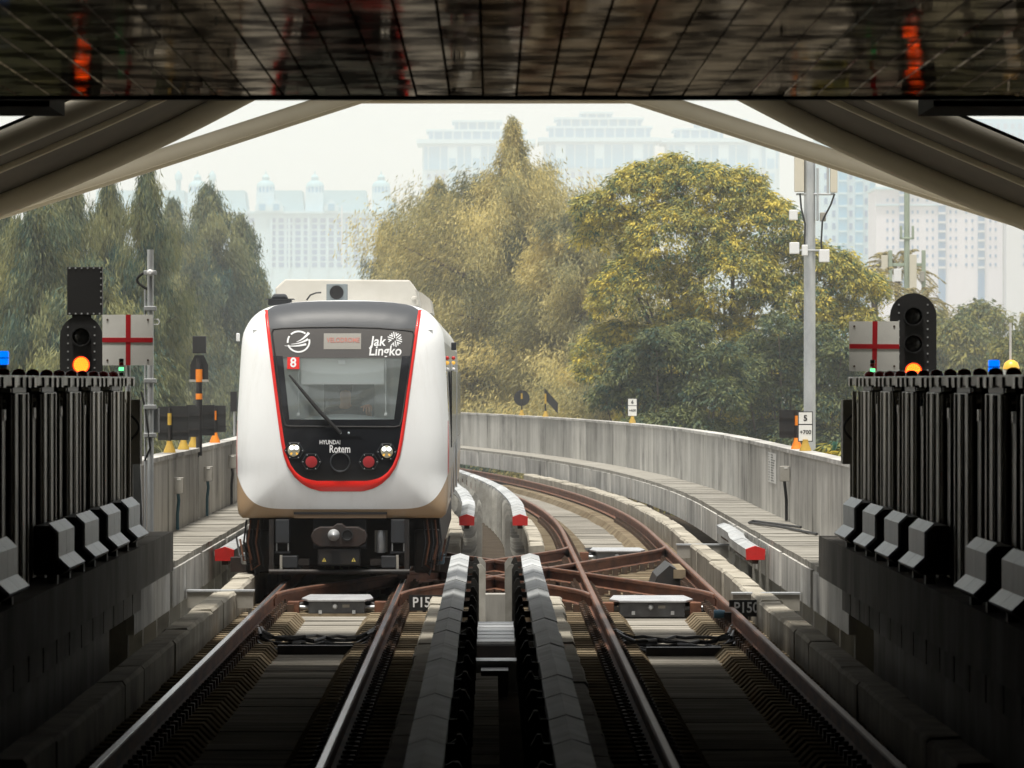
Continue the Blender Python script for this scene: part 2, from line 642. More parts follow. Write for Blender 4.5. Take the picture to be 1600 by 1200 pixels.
# ---- low kerb walls beside the tracks, cast in blocks
kerb_mesh = []
for i in range(4):
    mb = MB()
    j = [random.uniform(-0.018, 0.018) for _ in range(8)]
    ys = [-1.19, -0.5, 0.1, 0.7, 1.19]
    rows = []
    for q, y in enumerate(ys):
        e = random.uniform(-0.009, 0.009)
        rows.append([(-0.12 + e, y, -0.62), (-0.125 + e, y, -0.03), (-0.10 + e, y, e), (0.10, y, -e * 0.6), (0.125, y, -0.03), (0.12, y, -0.62)])
    mb.grid(rows)
    b = len(mb.v)
    mb.f.append((0, 1, 2, 3, 4, 5))
    mb.f.append(tuple(range(b - 1, b - 7, -1)))
    o = add('kerb_block', mb, M['kerb'], loc=(0, 0, 0))
    kerb_mesh.append(o.data)
    bpy.data.objects.remove(o)
for nm, kx, kz, d0, d1 in (('left_kerb_wall', -3.06, 0.10, 36, 92), ('right_kerb_wall', 3.06, 0.10, 36, 150),
                           ('left_centre_kerb', -0.60, -0.03, 36, 66.5), ('right_centre_kerb', 0.69, -0.03, 36, 66.5),
                           ('far_centre_kerb', 0.72, -0.08, 90, 150), ('far_inner_centre_kerb', -0.62, -0.08, 90, 120)):
    base = add(nm, MB().sweep([(kx - 0.10, -0.52), (kx + 0.10, -0.52), (kx + 0.10, kz - 0.25), (kx - 0.10, kz - 0.25)], smart(d0, d1, 24)), M['kerb'], kind='structure')
    D = d0 + 1.2
    while D < d1:
        inst('kerb_block', random.choice(kerb_mesh), (kx + cx(D) + random.uniform(-0.012, 0.012), D, kz + random.uniform(-0.012, 0.012)), base,
             rot=(0, 0, -heading(D) + (math.pi if random.random() < 0.5 else 0)))
        D += 2.4

# ---- evacuation walkways and parapets
for side, nm in ((-1, 'left'), (1, 'right')):
    d0, d1 = 56.2, 205
    xf, xw = side * 3.56, side * WALL
    st = smart(d0, d1, 50)
    lo, hi = sorted((xf + side * 0.06, xw))
    walk = add(nm + '_walkway', MB().sweep([(lo, 0.2), (hi, 0.2), (hi, ZW - 0.07), (lo, ZW - 0.07)], st), M['concrete_deck'], kind='structure')
    # cover slabs
    lo, hi = sorted((xf, xw - side * 0.005))
    me = None
    D = d0 + 0.3
    lim = 118 if side > 0 else 104
    while D < lim:
        if me is None:
            o = add('cover_slab', MB().box(lo, hi, -0.293, 0.293, -0.065, 0), M['concrete_deck'], walk, loc=(0, 0, 0))
            me = o.data
            o.location = Vector((0, D, ZW))
        else:
            inst('cover_slab', me, (cx(D), D, ZW + random.uniform(-0.009, 0.004)), walk, rot=(0, 0, -heading(D)))
        D += 0.6
    add('cover_slab', MB().sweep([(lo, ZW - 0.065), (hi, ZW - 0.065), (hi, ZW), (lo, ZW)], smart(lim, d1, 20)), M['concrete_deck'], walk)
    # fascia panels facing the track
    D = d0
    k = 0
    while D < (175 if side > 0 else 98):
        L = 2.9 if k % 3 else 3.4
        lo, hi = sorted((xf - side * 0.03, xf + side * 0.05))
        mb = MB().sweep([(lo, 0.0), (hi, 0.0), (hi, ZW - 0.07), (lo, ZW - 0.07)], smart(D, D + L - 0.03, 2))
        add('fascia_panel', mb, M['concrete_pale'], walk)
        D += L
        if k % 2:
            lo2, hi2 = sorted((xf + side * 0.02, xf + side * 0.09))
            add('fascia_recess', MB().sweep([(lo2, 0.02), (hi2, 0.02), (hi2, ZW - 0.07), (lo2, ZW - 0.07)], smart(D, D + 0.45, 2)), M['concrete'], walk)
            D += 0.48
        k += 1
    # stub supports in the dark below
    for k in range(14):
        D = d0 + 0.5 + k * 2.4
        lo, hi = sorted((xf + side * 0.06, xf + side * 0.30))
        add('support', MB().box(lo + cx(D), hi + cx(D), D - 0.12, D + 0.12, -0.52, 0.2), M['concrete'], walk)
    # parapet panels
    wall = thing('parapet_wall', 'stained grey concrete parapet wall curving left beyond the %s track' % ('right' if side > 0 else 'left')
                 if side > 0 else 'straight stained concrete parapet wall on the far left behind the junction boxes', 'wall', (0, d0, 0))
    D = d0
    k = 0
    zt = 1.495
    end = 205 if side > 0 else 130
    while D < end:
        L = 3.9
        lo, hi = sorted((xw, xw + side * 0.2))
        j = random.uniform(-0.008, 0.008)
        lo += j
        hi += j
        mb = MB().sweep([(lo, ZW - 0.3), (hi, ZW - 0.3), (hi, zt - 0.02), (lo, zt - 0.02)], smart(D, D + L - 0.025, 3))
        add('wall_panel', mb, M['concrete'], wall)
        lo, hi = sorted((xw - side * 0.025, xw + side * 0.225))
        mb = MB().sweep([(lo, zt - 0.017), (hi, zt - 0.017), (hi, zt + 0.04), (lo, zt + 0.04)], smart(D, D + L - 0.012, 3))
        add('coping', mb, M['concrete_pale'], wall)
        D += L
        k += 1

# ---- platforms
for side, nm in ((-1, 'left'), (1, 'right')):
    x0, x1 = sorted((side * 3.29, side * 8.6))
    plat = add(nm + '_platform', MB().box(x0, x1, -32, 57.2 if side > 0 else 58.8, 0.55, 0.955), M['ledge'], kind='structure')
    lo, hi = sorted((side * 3.96, side * 8.6))
    add('platform_end', MB().box(lo, hi, 57.21 if side > 0 else 58.81, 60.6, 0.3, 0.953), M['ledge'], plat)
    lo, hi = sorted((side * 3.75, side * 8.6))
    add('platform_wall', MB().box(lo, hi, -32, 55.8, -1.5, 0.548), M['ledge'], plat)
    # soffit upstand with recessed blocks under the edge
    lo, hi = sorted((side * 3.42, side * 3.7))
    for k in range(16):
        D = 34 + k * 1.35
        add('soffit_block', MB().box(lo, hi, D, D + 1.25, 0.28, 0.547), M['ledge'], plat)
    lo, hi = sorted((side * 6.3, side * 6.6))
    add('back_wall', MB().box(lo, hi, -32, 46, 0.957, 6.28), M['ledge'], plat)
    add('back_wall', MB().box(lo, hi, 46.02, 55.0, 0.957, 6.28), M['bounce_wall'], plat)  # unseen pale stretch, added to bounce daylight onto the ribs
add('station_end_wall', MB().box(-8.8, 8.8, -32.4, -32, -1.6, 6.0), M['ledge'], kind='structure')

# ---- dark glossy strip ceiling close above the tracks
def ceil_mat():
    m = bpy.data.materials.new('ceiling_dark_gloss')
    m.use_nodes = True
    nt = m.node_tree
    nt.nodes.remove(nt.nodes['Principled BSDF'])
    out = nt.nodes['Material Output']
    di = nt.nodes.new('ShaderNodeBsdfDiffuse')
    di.inputs['Color'].default_value = (0.03, 0.026, 0.022, 1)
    gl = nt.nodes.new('ShaderNodeBsdfGlossy')
    geo = nt.nodes.new('ShaderNodeNewGeometry')

    def noise(sc, det):
        mp = nt.nodes.new('ShaderNodeVectorMath')
        mp.operation = 'MULTIPLY'
        mp.inputs[1].default_value = sc
        nt.links.new(geo.outputs['Position'], mp.inputs[0])
        n = nt.nodes.new('ShaderNodeTexNoise')
        n.inputs['Scale'].default_value = 1.0
        n.inputs['Detail'].default_value = det
        nt.links.new(mp.outputs[0], n.inputs['Vector'])
        return n
    # tarnished lacquer: patches that reflect more or less
    r_ = nt.nodes.new('ShaderNodeValToRGB')
    r_.color_ramp.elements[0].position = 0.36
    r_.color_ramp.elements[1].position = 0.66
    r_.color_ramp.elements[0].color = (0.03, 0.026, 0.022, 1)
    r_.color_ramp.elements[1].color = (0.21, 0.18, 0.14, 1)
    nt.links.new(noise((3.0, 2.2, 1), 8.0).outputs['Fac'], r_.inputs['Fac'])
    nt.links.new(r_.outputs['Color'], gl.inputs['Color'])
    mr = nt.nodes.new('ShaderNodeMapRange')
    mr.inputs['From Min'].default_value = 0.35
    mr.inputs['From Max'].default_value = 0.7
    mr.inputs['To Min'].default_value = 0.02
    mr.inputs['To Max'].default_value = 0.10
    nt.links.new(noise((3, 1.5, 1), 4.0).outputs['Fac'], mr.inputs['Value'])
    nt.links.new(mr.outputs[0], gl.inputs['Roughness'])
    bp = nt.nodes.new('ShaderNodeBump')
    bp.inputs['Strength'].default_value = 0.05
    bp.inputs['Distance'].default_value = 0.010
    nt.links.new(noise((1.6, 5.0, 1), 4.0).outputs['Fac'], bp.inputs['Height'])
    nt.links.new(bp.outputs[0], gl.inputs['Normal'])
    ad = nt.nodes.new('ShaderNodeAddShader')
    nt.links.new(di.outputs[0], ad.inputs[0])
    nt.links.new(gl.outputs[0], ad.inputs[1])
    nt.links.new(ad.outputs[0], out.inputs['Surface'])
    return m


M['ceiling'] = ceil_mat()
CZ = 4.25
ceil = add('station_ceiling', MB().box(-8.6, 8.6, -32, 34.96, CZ + 0.05, CZ + 0.35), M['black'], kind='structure')
add('ceiling_lip', MB().box(-8.6, 8.6, 34.965, 35.10, CZ - 0.012, CZ + 0.36), M['black'], ceil)
cmesh = None
for row in range(9):
    yc = 26.45 + row * 0.99
    if row == 8:
        yc -= 0.03
    for k in range(-16, 17):
        if cmesh is None:
            o = add('ceiling_tile', MB().prism_y([(-0.0995, 0.05), (0.0995, 0.05), (0.0995, 0.008), (0.094, 0.0), (-0.094, 0.0), (-0.0995, 0.008)], -0.486, 0.486), M['ceiling'], ceil, loc=(0, 0, 0))
            cmesh = o.data
            o.location = Vector((k * 0.203 + 0.05, yc, CZ))
        else:
            inst('ceiling_tile', cmesh, (k * 0.203 + 0.05, yc, CZ + random.uniform(-0.001, 0.001)), ceil,
                 rot=(random.gauss(0, 0.0016), random.gauss(0, 0.006), 0))
add('ceiling_panel', MB().box(-8.5, 8.5, -31.9, 25.9, CZ + 0.003, CZ + 0.048), M['ceiling'], ceil)
for sx in (-1, 1):
    lo, hi = sorted((sx * 3.45, sx * 8.5))
    add('ceiling_panel', MB().box(lo, hi, 25.92, 34.95, CZ + 0.003, CZ + 0.048), M['ceiling'], ceil)
# the side soffits of the hall
for side in (-1, 1):
    lo, hi = sorted((side * 3.0, side * 9.0))
    add('side_soffit', MB().box(lo, hi, 38.6, 40.0, 4.37, 6.2), M['roof'], ceil)

def xat_(px, D):
    return (px - VX) * D / FPX


# ---- canopy: bent cream tubes with a deck on the inner ones
def mirror_pts(pts):
    L = [(1550 - x, y) for x, y in reversed(pts)]
    return L + pts


rib_px = [
    (61.0, 61.0, 0.105, [(800, 87), (985, 146), (1140, 196), (1300, 248), (1450, 296), (1600, 343), (1750, 390), (1900, 437)],
     'outermost cream tubular canopy rib framing the open sky'),
    (59.0, 58.0, 0.12, [(800, -34), (950, 36), (1100, 110), (1285, 205), (1450, 279), (1600, 341), (1750, 401), (1950, 481)],
     'second cream tubular canopy rib just inside the outermost one'),
    (56.0, 55.0, 0.115, [(800, -110), (1000, -20), (1200, 69), (1395, 157), (1600, 245), (1750, 308), (2050, 432)],
     'third cream tubular canopy rib, highest and nearest the dark ceiling'),
    (57.6, 56.6, 0.05, [(800, -72), (1000, 20), (1200, 108), (1395, 196), (1600, 284), (1750, 346), (2050, 470)],
     'slim cream canopy purlin between the second and third ribs'),
]
rib3d = []
for Dm, Ds, r, pts, lab in rib_px:
    full = mirror_pts(pts)
    c3 = []
    for px, py in full:
        t = min(1.0, abs(px - 775) / 900.0)
        c3.append(Vector(P(px, py, Dm + (Ds - Dm) * t)))
    # smooth the polyline (Catmull-Rom)
    sm = []
    for i in range(len(c3) - 1):
        p0, p1, p2, p3 = c3[max(i - 1, 0)], c3[i], c3[i + 1], c3[min(i + 2, len(c3) - 1)]
        for q in range(4):
            t = q / 4
            sm.append(0.5 * ((2 * p1) + (-p0 + p2) * t + (2 * p0 - 5 * p1 + 4 * p2 - p3) * t * t + (-p0 + 3 * p1 - 3 * p2 + p3) * t ** 3))
    sm.append(c3[-1])
    # run down to the platforms outside the frame
    a, z = sm[0], sm[-1]
    sm = [Vector((a.x - 1.0, a.y, 0.95)), Vector((a.x - 0.6, a.y, a.z - 0.9))] + sm + [Vector((z.x + 0.6, z.y, z.z - 0.9)), Vector((z.x + 1.0, z.y, 0.95))]
    rib3d.append(sm)
    t = thing('canopy_rib', lab, 'canopy rib', (sm[0].x, sm[0].y, 0.955), 'canopy ribs')
    add('tube', MB().tube(sm, r, 18), M['rib'], t, smooth=True)
    # flange line along the underside and bolted collars at the joints
    fl = [p + Vector((0, -r * 0.75, -r * 0.68)) for p in sm[3:-3]]
    add('seam', MB().tube(fl, 0.008, 5), M['rib'], t)
deck = MB()
A, B = rib3d[1], rib3d[2]
def resample(pl, n):
    xs = [p.x for p in pl]
    out = []
    for i in range(n + 1):
        x = -6.6 + 13.2 * i / n
        for k in range(len(pl) - 1):
            if pl[k].x <= x <= pl[k + 1].x:
                t = (x - pl[k].x) / max(1e-6, pl[k + 1].x - pl[k].x)
                out.append(pl[k].lerp(pl[k + 1], t))
                break
        else:
            out.append(pl[0].copy() if x < pl[0].x else pl[-1].copy())
    return out
ra = [p + Vector((0, 0, 0.10)) for p in resample(A, 40)]
rb = [p + Vector((0, 0, 0.10)) for p in resample(B, 40)]
deck.grid([ra, [a_.lerp(b_, .5) for a_, b_ in zip(ra, rb)], rb])
deck.grid([[p + Vector((0, 0, .06)) for p in ra], [a_.lerp(b_, .5) + Vector((0, 0, .06)) for a_, b_ in zip(ra, rb)], [p + Vector((0, 0, .06)) for p in rb]])
roof = add('station_roof', deck, M['roof'], kind='structure', smooth=True)
add('roof_panel', MB().box(-9.0, 9.0, -32, 55.0, 6.3, 6.45), M['roof'], roof)
add('added_sun_shade', MB().box(-8.0, 8.0, 59.7, 62.4, 6.3, 6.4), M['roof'], roof)  # unseen strip, added to keep the sun off the outermost rib
add('tie_beam', MB().box(xat_(540, 61.3), xat_(1012, 61.3), 61.3, 61.5, CAMZ + (VY - 160.5) * 61.3 / FPX, CAMZ + (VY - 140) * 61.3 / FPX), M['rib'], roof)

# ================================================================== track work
def rail_profile(x, dz=0.0, k=1.0):
    h = [(-0.072, -0.172), (0.072, -0.172), (0.072, -0.158), (0.012, -0.145), (0.010, -0.05), (0.036, -0.04), (0.036, -0.008), (0.028, 0.0),
         (-0.028, 0.0), (-0.036, -0.008), (-0.036, -0.04), (-0.010, -0.05), (-0.012, -0.145), (-0.072, -0.158)]
    return [(x + a * k, z + dz) for a, z in h]


def rail(label, x, Ds, group, xf=cx, top='railtop', dz=0.0, k=1.0, fast=True):
    t = thing('running_rail', label, 'rail', (x + xf(Ds[0]), Ds[0], -0.172), group)
    add('rail_body', MB().sweep(rail_profile(x, dz, k), Ds, xf), M['rust'], t)
    add('running_surface', MB().sweep([(x - 0.024, dz - 0.001), (x + 0.024, dz - 0.001), (x + 0.022, dz + 0.0025), (x - 0.022, dz + 0.0025)], Ds, xf), M[top], t)
    if fast:
        mb = MB()
        D = Ds[0] + 0.2
        while D < min(Ds[-1], 110):
            for s_ in (-1, 1):
                xx = x + xf(D) + s_ * 0.10
                mb.box(xx - 0.05, xx + 0.05, D - 0.06, D + 0.06, dz - 0.204, dz - 0.135)
                mb.box(xx - 0.018, xx + 0.018, D - 0.02, D + 0.02, dz - 0.135, dz - 0.10)
            D += 0.5
        add('fasteners', mb, M['fastener'], t, kind='stuff')
    return t


st_straight = smart(-30, 100, 26)
st_curve = smart(-30, 94, 24) + smart(96, 200, 40)
rail('left rail of the left track, nearest the left kerb', LT - G, st_straight, 'straight running rails')
rail('right rail of the left track, leading under the train', LT + G, st_straight, 'straight running rails')
rail('left rail of the right track, crossed by the crossover', RT - G, st_curve, 'straight running rails', top='railtop_rusty')
rail('rusty right rail of the right track, curving left beyond the crossover', RT + G, st_curve, 'straight running rails', top='railtop_rusty')


def route(c0, c1, a=0.16, D0=66.5, D1=87.5):
    def f(D):
        t = min(1, max(0, (D - D0) / (D1 - D0)))
        m = 1 / (1 - a)
        if t < a:
            s = m * t * t / (2 * a)
        elif t > 1 - a:
            u = 1 - t
            s = 1 - m * u * u / (2 * a)
        else:
            s = m * a / 2 + m * (t - a)
        return c0 + (c1 - c0) * s
    return f


f1, f2 = route(LT, RT), route(RT, LT)
Dx = smart(67.2, 86.8, 60)
rail('crossover rail swinging from the left track across to the right track, upper one', -G, Dx, 'crossover rails', f1, 'railtop_rusty', -0.004, 0.96, False)
rail('crossover rail leaving the right rail of the left track beside the train', G, Dx, 'crossover rails', f1, 'railtop_rusty', -0.004, 0.96, False)
rail('crossover rail swinging left from the left rail of the right track', -G, Dx, 'crossover rails', f2, 'railtop_rusty', -0.008, 0.92, False)
rail('crossover rail starting at the right rail beside the nearer switch machine', G, Dx, 'crossover rails', f2, 'railtop_rusty', -0.008, 0.92, False)
# chairs under the crossover rails
for fi, lab in ((f1, 'row of rusty chairs under the crossover rails from the left track'), (f2, 'row of rusty chairs under the crossover rails from the right track')):
    t = thing('rail_chairs', lab, 'rail chairs', (fi(68), 68, -0.26))
    mb = MB()
    for k in range(30):
        D = 68.0 + k * 0.69
        for s_ in (-1, 1):
            for e in (-1, 1):
                x = fi(D) + s_ * G + e * 0.11
                mb.box(x - 0.04, x + 0.04, D - 0.05, D + 0.05, -0.26, -0.16)
    add('chair', mb, M['fastener'], t, kind='stuff')

# ---- third rails under their covers
def cover_profile(x, z):
    return [(x - 0.105, z - 0.15), (x - 0.085, z - 0.15), (x - 0.085, z - 0.04), (x, z - 0.022), (x + 0.085, z - 0.04), (x + 0.085, z - 0.15), (x + 0.105, z - 0.15),
            (x + 0.11, z - 0.035), (x + 0.0, z), (x - 0.11, z - 0.035)]


def third_rail(label, x, d0, d1, inner, seg, red_end=True, xf=cx, zt=0.41, pitch=1.27, bm='bracket', zend=0.0):
    t = thing('third_rail', label, 'third rail', (x + xf(d0), d0, -0.5), 'covered third rails')
    D = d0
    k = 0
    while D < d1 - 0.1:
        e = min(D + seg, d1)
        j = random.uniform(-0.004, 0.004)
        add('cover_segment', MB().sweep(cover_profile(x + j, zt + j), smart(D + 0.012, e - 0.012, 3), xf), M['cover'], t)
        # raised joint strap with a pointed edge
        if k:
            add('joint_strap', MB().sweep(cover_profile(x, zt + 0.003), [D - 0.05, D + 0.05], xf), M['cover'], t)
        D = e
        k += 1
    add('contact_rail', MB().sweep([(x - 0.04, zt - 0.22), (x + 0.04, zt - 0.22), (x + 0.04, zt - 0.06), (x - 0.04, zt - 0.06)], smart(d0 + 0.1, d1, 12), xf), M['fastener'], t)
    if red_end:
        mb = MB().sweep([(x - 0.118, zt - 0.165), (x + 0.118, zt - 0.165), (x + 0.122, zt - 0.03), (x, zt + 0.012), (x - 0.122, zt - 0.03)], [d0 - 0.06, d0 + 0.10], xf)
        add('red_end_cap', mb, M['red'], t)
    # brackets: curved plates rising from the deck on the inner side
    D = d0 + 0.5
    bme = None
    while D < d1:
        s_ = inner
        pr = [(s_ * 0.02, -0.90), (s_ * 0.17, -0.90), (s_ * 0.215, -0.82), (s_ * 0.235, -0.70), (s_ * 0.235, -0.07), (s_ * 0.20, -0.005), (s_ * 0.175, -0.005),
              (s_ * 0.155, -0.08), (s_ * 0.155, -0.55), (s_ * 0.12, -0.64), (s_ * 0.06, -0.68), (s_ * -0.10, -0.68), (s_ * -0.10, -0.90)]
        if bme is None:
            o = add('bracket', MB().prism_y(pr, -0.045, 0.045), M[bm], t, loc=(0, 0, 0))
            bme = o.data
            o.location = Vector((x + xf(D), D, zt)) - t.location
        else:
            inst('bracket', bme, (x + xf(D), D, zt), t)
        # arm that clips the cover
        add('cover_clip', MB().box(min(x + xf(D) + s_ * 0.105, x + xf(D) + s_ * 0.16), max(x + xf(D) + s_ * 0.105, x + xf(D) + s_ * 0.16), D - 0.03, D + 0.03, zt - 0.12, zt - 0.06), M[bm], t)
        D += pitch
    return t


third_rail('near left one of the paired pale third rail covers running between the tracks', -0.38, 26.0, 69.6, 1, 2.45, False, bm='bracket_dark', pitch=2.45)
third_rail('near right one of the paired pale third rail covers running between the tracks', 0.47, 26.0, 69.6, -1, 2.45, False, bm='bracket_dark', pitch=2.45)
third_rail('far left red-ended third rail cover curving away beside the train', -0.39, 89.5, 140, 1, 4.0, True, pitch=2.2)
third_rail('far right red-ended third rail cover curving away past the crossover', 0.45, 89.5, 165, -1, 4.0, True, pitch=2.2)
third_rail('short red-ended third rail cover beside the right walkway', 3.40, 72.2, 84.5, 1, 4.0, True, xf=lambda D: -0.05 + 0.10 * (0.5 + 0.5 * math.tanh((D - 79) / 1.0)) if D > 74 else -0.05, pitch=1.9)
third_rail('red-ended third rail cover at the left, half hidden by the train', -3.37, 71.8, 96, -1, 4.0, True, pitch=1.9)
# two free end brackets beyond the near covers
for s_, x, lab in ((1, -0.38, 'pale upright end bracket beside the near left third rail cover'), (-1, 0.47, 'pale upright end bracket beside the near right third rail cover')):
    t = thing('end_bracket', lab, 'bracket', (x + s_ * 0.25, 68.9, -0.5))
    for D in (66.4, 68.9):
        pr = [(x + s_ * 0.19, -0.5), (x + s_ * 0.31, -0.5), (x + s_ * 0.31, 0.31), (x + s_ * 0.26, 0.375), (x + s_ * 0.22, 0.375), (x + s_ * 0.19, 0.32)]
        add('plate', MB().prism_y(pr, D - 0.04, D + 0.04), M['bracket'], t)

# ---- what stands between the two near covers
t = thing('centre_trough', 'stained concrete end block of the cable trough between the near third rail covers', 'trough', (0.05, 66.8, -0.5))
add('end_block', MB().box(-0.20, 0.30, 66.6, 66.9, -0.5, 0.02), M['concrete'], t, bevel=0.01)
t = thing('trough_lid', 'bright ribbed metal trough lid between the near third rail covers', 'lid', (0.05, 59.5, -0.5))
for k in range(6):
    D = 57.7 + k * 0.72
    add('lid_plate', MB().box(-0.155, 0.235, D, D + 0.69, -0.16, -0.13 + 0.004 * k), M['lid'], t)
for sx in (-0.165, 0.245):
    add('side_strip', MB().box(sx - 0.012, sx + 0.012, 57.6, 62.2, -0.34, -0.12), M['blackmetal'], t)
add('under_frame', MB().box(-0.15, 0.23, 57.6, 62.0, -0.5, -0.17), M['blackmetal'], t)
t = thing('cross_channel', 'grey steel channel lying across between the near third rail covers', 'channel', (0.05, 55.2, -0.5))
add('channel_top', MB().box(-0.25, 0.35, 54.9, 55.5, -0.23, -0.19), M['galv'], t)
add('channel_web', MB().box(-0.25, 0.35, 55.0, 55.1, -0.5, -0.232), M['galv'], t)
add('channel_box', MB().box(-0.10, 0.16, 54.2, 54.85, -0.5, -0.25), M['blackmetal'], t)
t = thing('cable_trough_cover', 'row of flat dark concrete trough covers between the near third rail covers', 'trough cover', (-0.08, 36, -0.5))
D = 34.5
while D < 54:
    add('cover_plate', MB().box(-0.25 + random.uniform(-.004, .004), 0.06, D, D + 1.16, -0.5, -0.30 + random.uniform(-.006, .006)), M['slab'], t)
    D += 1.19

# ---- switch machines between the rails
def switch_machine(label, c, D, w_, lidm='lid'):
    t = thing('switch_machine', label, 'switch machine', (c, D, -0.3), 'switch machines')
    h = w_ / 2
    z0, z1 = -0.295, -0.09
    add('casing', MB().box(c - h * 0.78, c + h * 0.78, D, D + 0.62, z0, z1 - 0.03), M['casing'], t, bevel=0.012)
    pr = [(c - h, D + 0.45), (c - h * 0.80, D - 0.06), (c + h * 0.80, D - 0.06), (c + h, D + 0.45), (c + h * 0.86, D + 1.6), (c - h * 0.86, D + 1.6)]
    lid = add('lid', MB().prism_z(pr, z1 - 0.028, z1 - 0.002), M[lidm], t, bevel=0.006)
    for bx in (-0.45, 0.48):
        lk = add('latch', MB().box(c + bx * h - 0.02, c + bx * h + 0.02, D - 0.035, D - 0.001, z0 + 0.03, z0 + 0.075), M['galv'], t)
    add('knob', MB().lathe((c - 0.02, D - 0.001, z0 + 0.12), [(0.03, 0.0), (0.035, 0.02), (0.02, 0.05)], 12, 'y'), M['galv'], t)
    add('name_plate', MB().box(c + 0.07, c + 0.155, D - 0.008, D - 0.001, z0 + 0.105, z0 + 0.14), M['boxgrey'], t)
    for s_ in (-1, 1):
        add('throw_rod', MB().tube([(c + s_ * h * 0.75, D + 0.25, z0 + 0.09), (c + s_ * (G - 0.05), D + 0.25, z0 + 0.11)], 0.028, 10), M['galv'], t, smooth=True)
        add('rod_clamp', MB().box(c + s_ * 0.52 - 0.07, c + s_ * 0.52 + 0.07, D + 0.12, D + 0.38, z0 - 0.0, z0 + 0.17), M['rust'], t, bevel=0.01)
        add('arm', MB().tube([(c + s_ * h * 0.7, D + 0.5, z1 - 0.05), (c + s_ * h * 0.98, D + 0.3, z0 + 0.13), (c + s_ * 0.6, D + 0.2, z0 + 0.05)], 0.03, 8), M['blackmetal'], t)
    return t


switch_machine('grey switch machine with bright lid in front of the train', LT, 67.9, 0.86)
switch_machine('nearer grey switch machine with bright lid in the right track', RT - 0.02, 67.6, 1.0)
switch_machine('farther switch machine with a dull pinkish lid in the right track', RT + 0.02, 87.6, 0.86)
t = thing('cable_hose', 'short black hose lying across the far right track slab', 'hose', (RT - 0.35, 93.5, -0.3))
add('hose', MB().tube([(RT - 0.40 + 0.8 * i / 8, 93.6, -0.275 + 0.012 * math.sin(i)) for i in range(9)], 0.045, 8), M['cable'], t, smooth=True)
t = thing('insulator_block', 'black bolted insulator block beside the right rail at the crossover', 'block', (RT + 0.45, 76.5, -0.26))
add('block_body', MB().prism_y([(RT + 0.22, -0.26), (RT + 0.60, -0.26), (RT + 0.58, -0.02), (RT + 0.45, 0.05), (RT + 0.28, -0.10)], 76.0, 78.2), M['blackmetal'], t)
add('block_cap', MB().box(RT + 0.50, RT + 0.66, 75.9, 78.4, -0.12, -0.005), M['plinth'], t)

# ---- cable bunches laid over the slabs
def cable_bunch(label, c, D, seed):
    rr = random.Random(seed)
    t = thing('cable_bunch', label, 'cables', (c, D, -0.3))
    for k in range(6):
        pts = []
        for i in range(13):
            u = i / 12
            x = c - 0.66 + 1.32 * u
            z = -0.255 + 0.035 * (k % 3) + (0.05 if u < 0.1 or u > 0.9 else 0) + rr.uniform(-0.015, 0.015)
            pts.append((x, D + rr.uniform(-0.22, 0.22) + 0.25 * k - 0.6 + (1.6 if u < 0.08 or u > 0.92 else 0), z))
        add('cable', MB().tube(pts, 0.019, 6), M['cable'], t, smooth=True)
    add('clamp_bar', MB().box(c - 0.35, c + 0.42, D - 0.9, D - 0.75, -0.30, -0.21), M['blackmetal'], t)
    return t


cable_bunch('bunch of black cables lying across the left track in front of the train', LT, 59.4, 3)
cable_bunch('bunch of black cables lying across the right track before the crossover', RT, 59.0, 5)
# rail lubricator stub on the right rail
t = thing('rail_sensor', 'small blue sensor clipped to the inside of the right rail', 'sensor', (RT + G - 0.1, 62.3, -0.2))
add('sensor_body', MB().lathe((RT + G - 0.17, 62.3, -0.04), [(0.045, -0.06), (0.05, 0.0), (0.04, 0.06)], 12, 'x'), mat('sensor_blue', (0.06, 0.16, 0.24), 0.4), t, smooth=True)
add('sensor_stem', MB().box(RT + G - 0.12, RT + G - 0.04, 62.26, 62.34, -0.17, -0.02), M['blackmetal'], t)

# ---- number plates and channels across the kerbs
for label, txt, xc, D, x0, x1, zc in (('black number plate with white figures behind the right rail', 'P150', 2.83, 63.2, 2.64, 3.0, -0.005),
                                     ('black number plate with white figures beside the right rail of the left track', 'P150', -0.79, 66.9, -0.97, -0.56, -0.09)):
    t = thing('number_plate', label, 'number plate', (xc, D, -0.5))
    add('plate', MB().box(x0, x1, D, D + 0.02, zc - 0.10, zc + 0.085), M['black'], t)
    add('stay', MB().box(xc - 0.02, xc + 0.02, D + 0.021, D + 0.05, -0.5, zc), M['blackmetal'], t)
    lettering('figures', txt, 0.165, (xc, D - 0.004, zc - 0.005), M['white'], t, off=0.003, sx=0.85)
for side, D in ((1, 64.6), (-1, 65.4), (1, 84.0)):
    lab = {(1, 64.6): 'grey steel channel crossing the right kerb above the number plate', (-1, 65.4): 'grey steel channel crossing the left kerb in front of the train',
           (1, 84.0): 'far grey steel channel crossing the right kerb by the short third rail'}[(side, D)]
    t = thing('kerb_channel', lab, 'channel', (side * 3.1, D, -0.5))
    lo, hi = sorted((side * 2.74, side * 3.50))
    add('channel_face', MB().box(lo, hi, D, D + 0.02, -0.10, 0.085), M['boxgrey'], t)
    add('channel_top', MB().box(lo - 0.01, hi + 0.01, D - 0.015, D + 0.28, 0.0875, 0.107), M['galv'], t)
    for xx in (lo + 0.04, hi - 0.04):
        add('channel_foot', MB().box(xx - 0.02, xx + 0.02, D + 0.03, D + 0.07, -0.5, -0.05), M['galv'], t)


# ================================================================== the train
TX, TD = -1.853, 70.4
TS = FPX / TD


def lp(px, py):
    """photo pixel on the front of the train -> (local x, z)"""
    return ((px - 534.5) / TS, CAMZ - (py - VY) / TS)


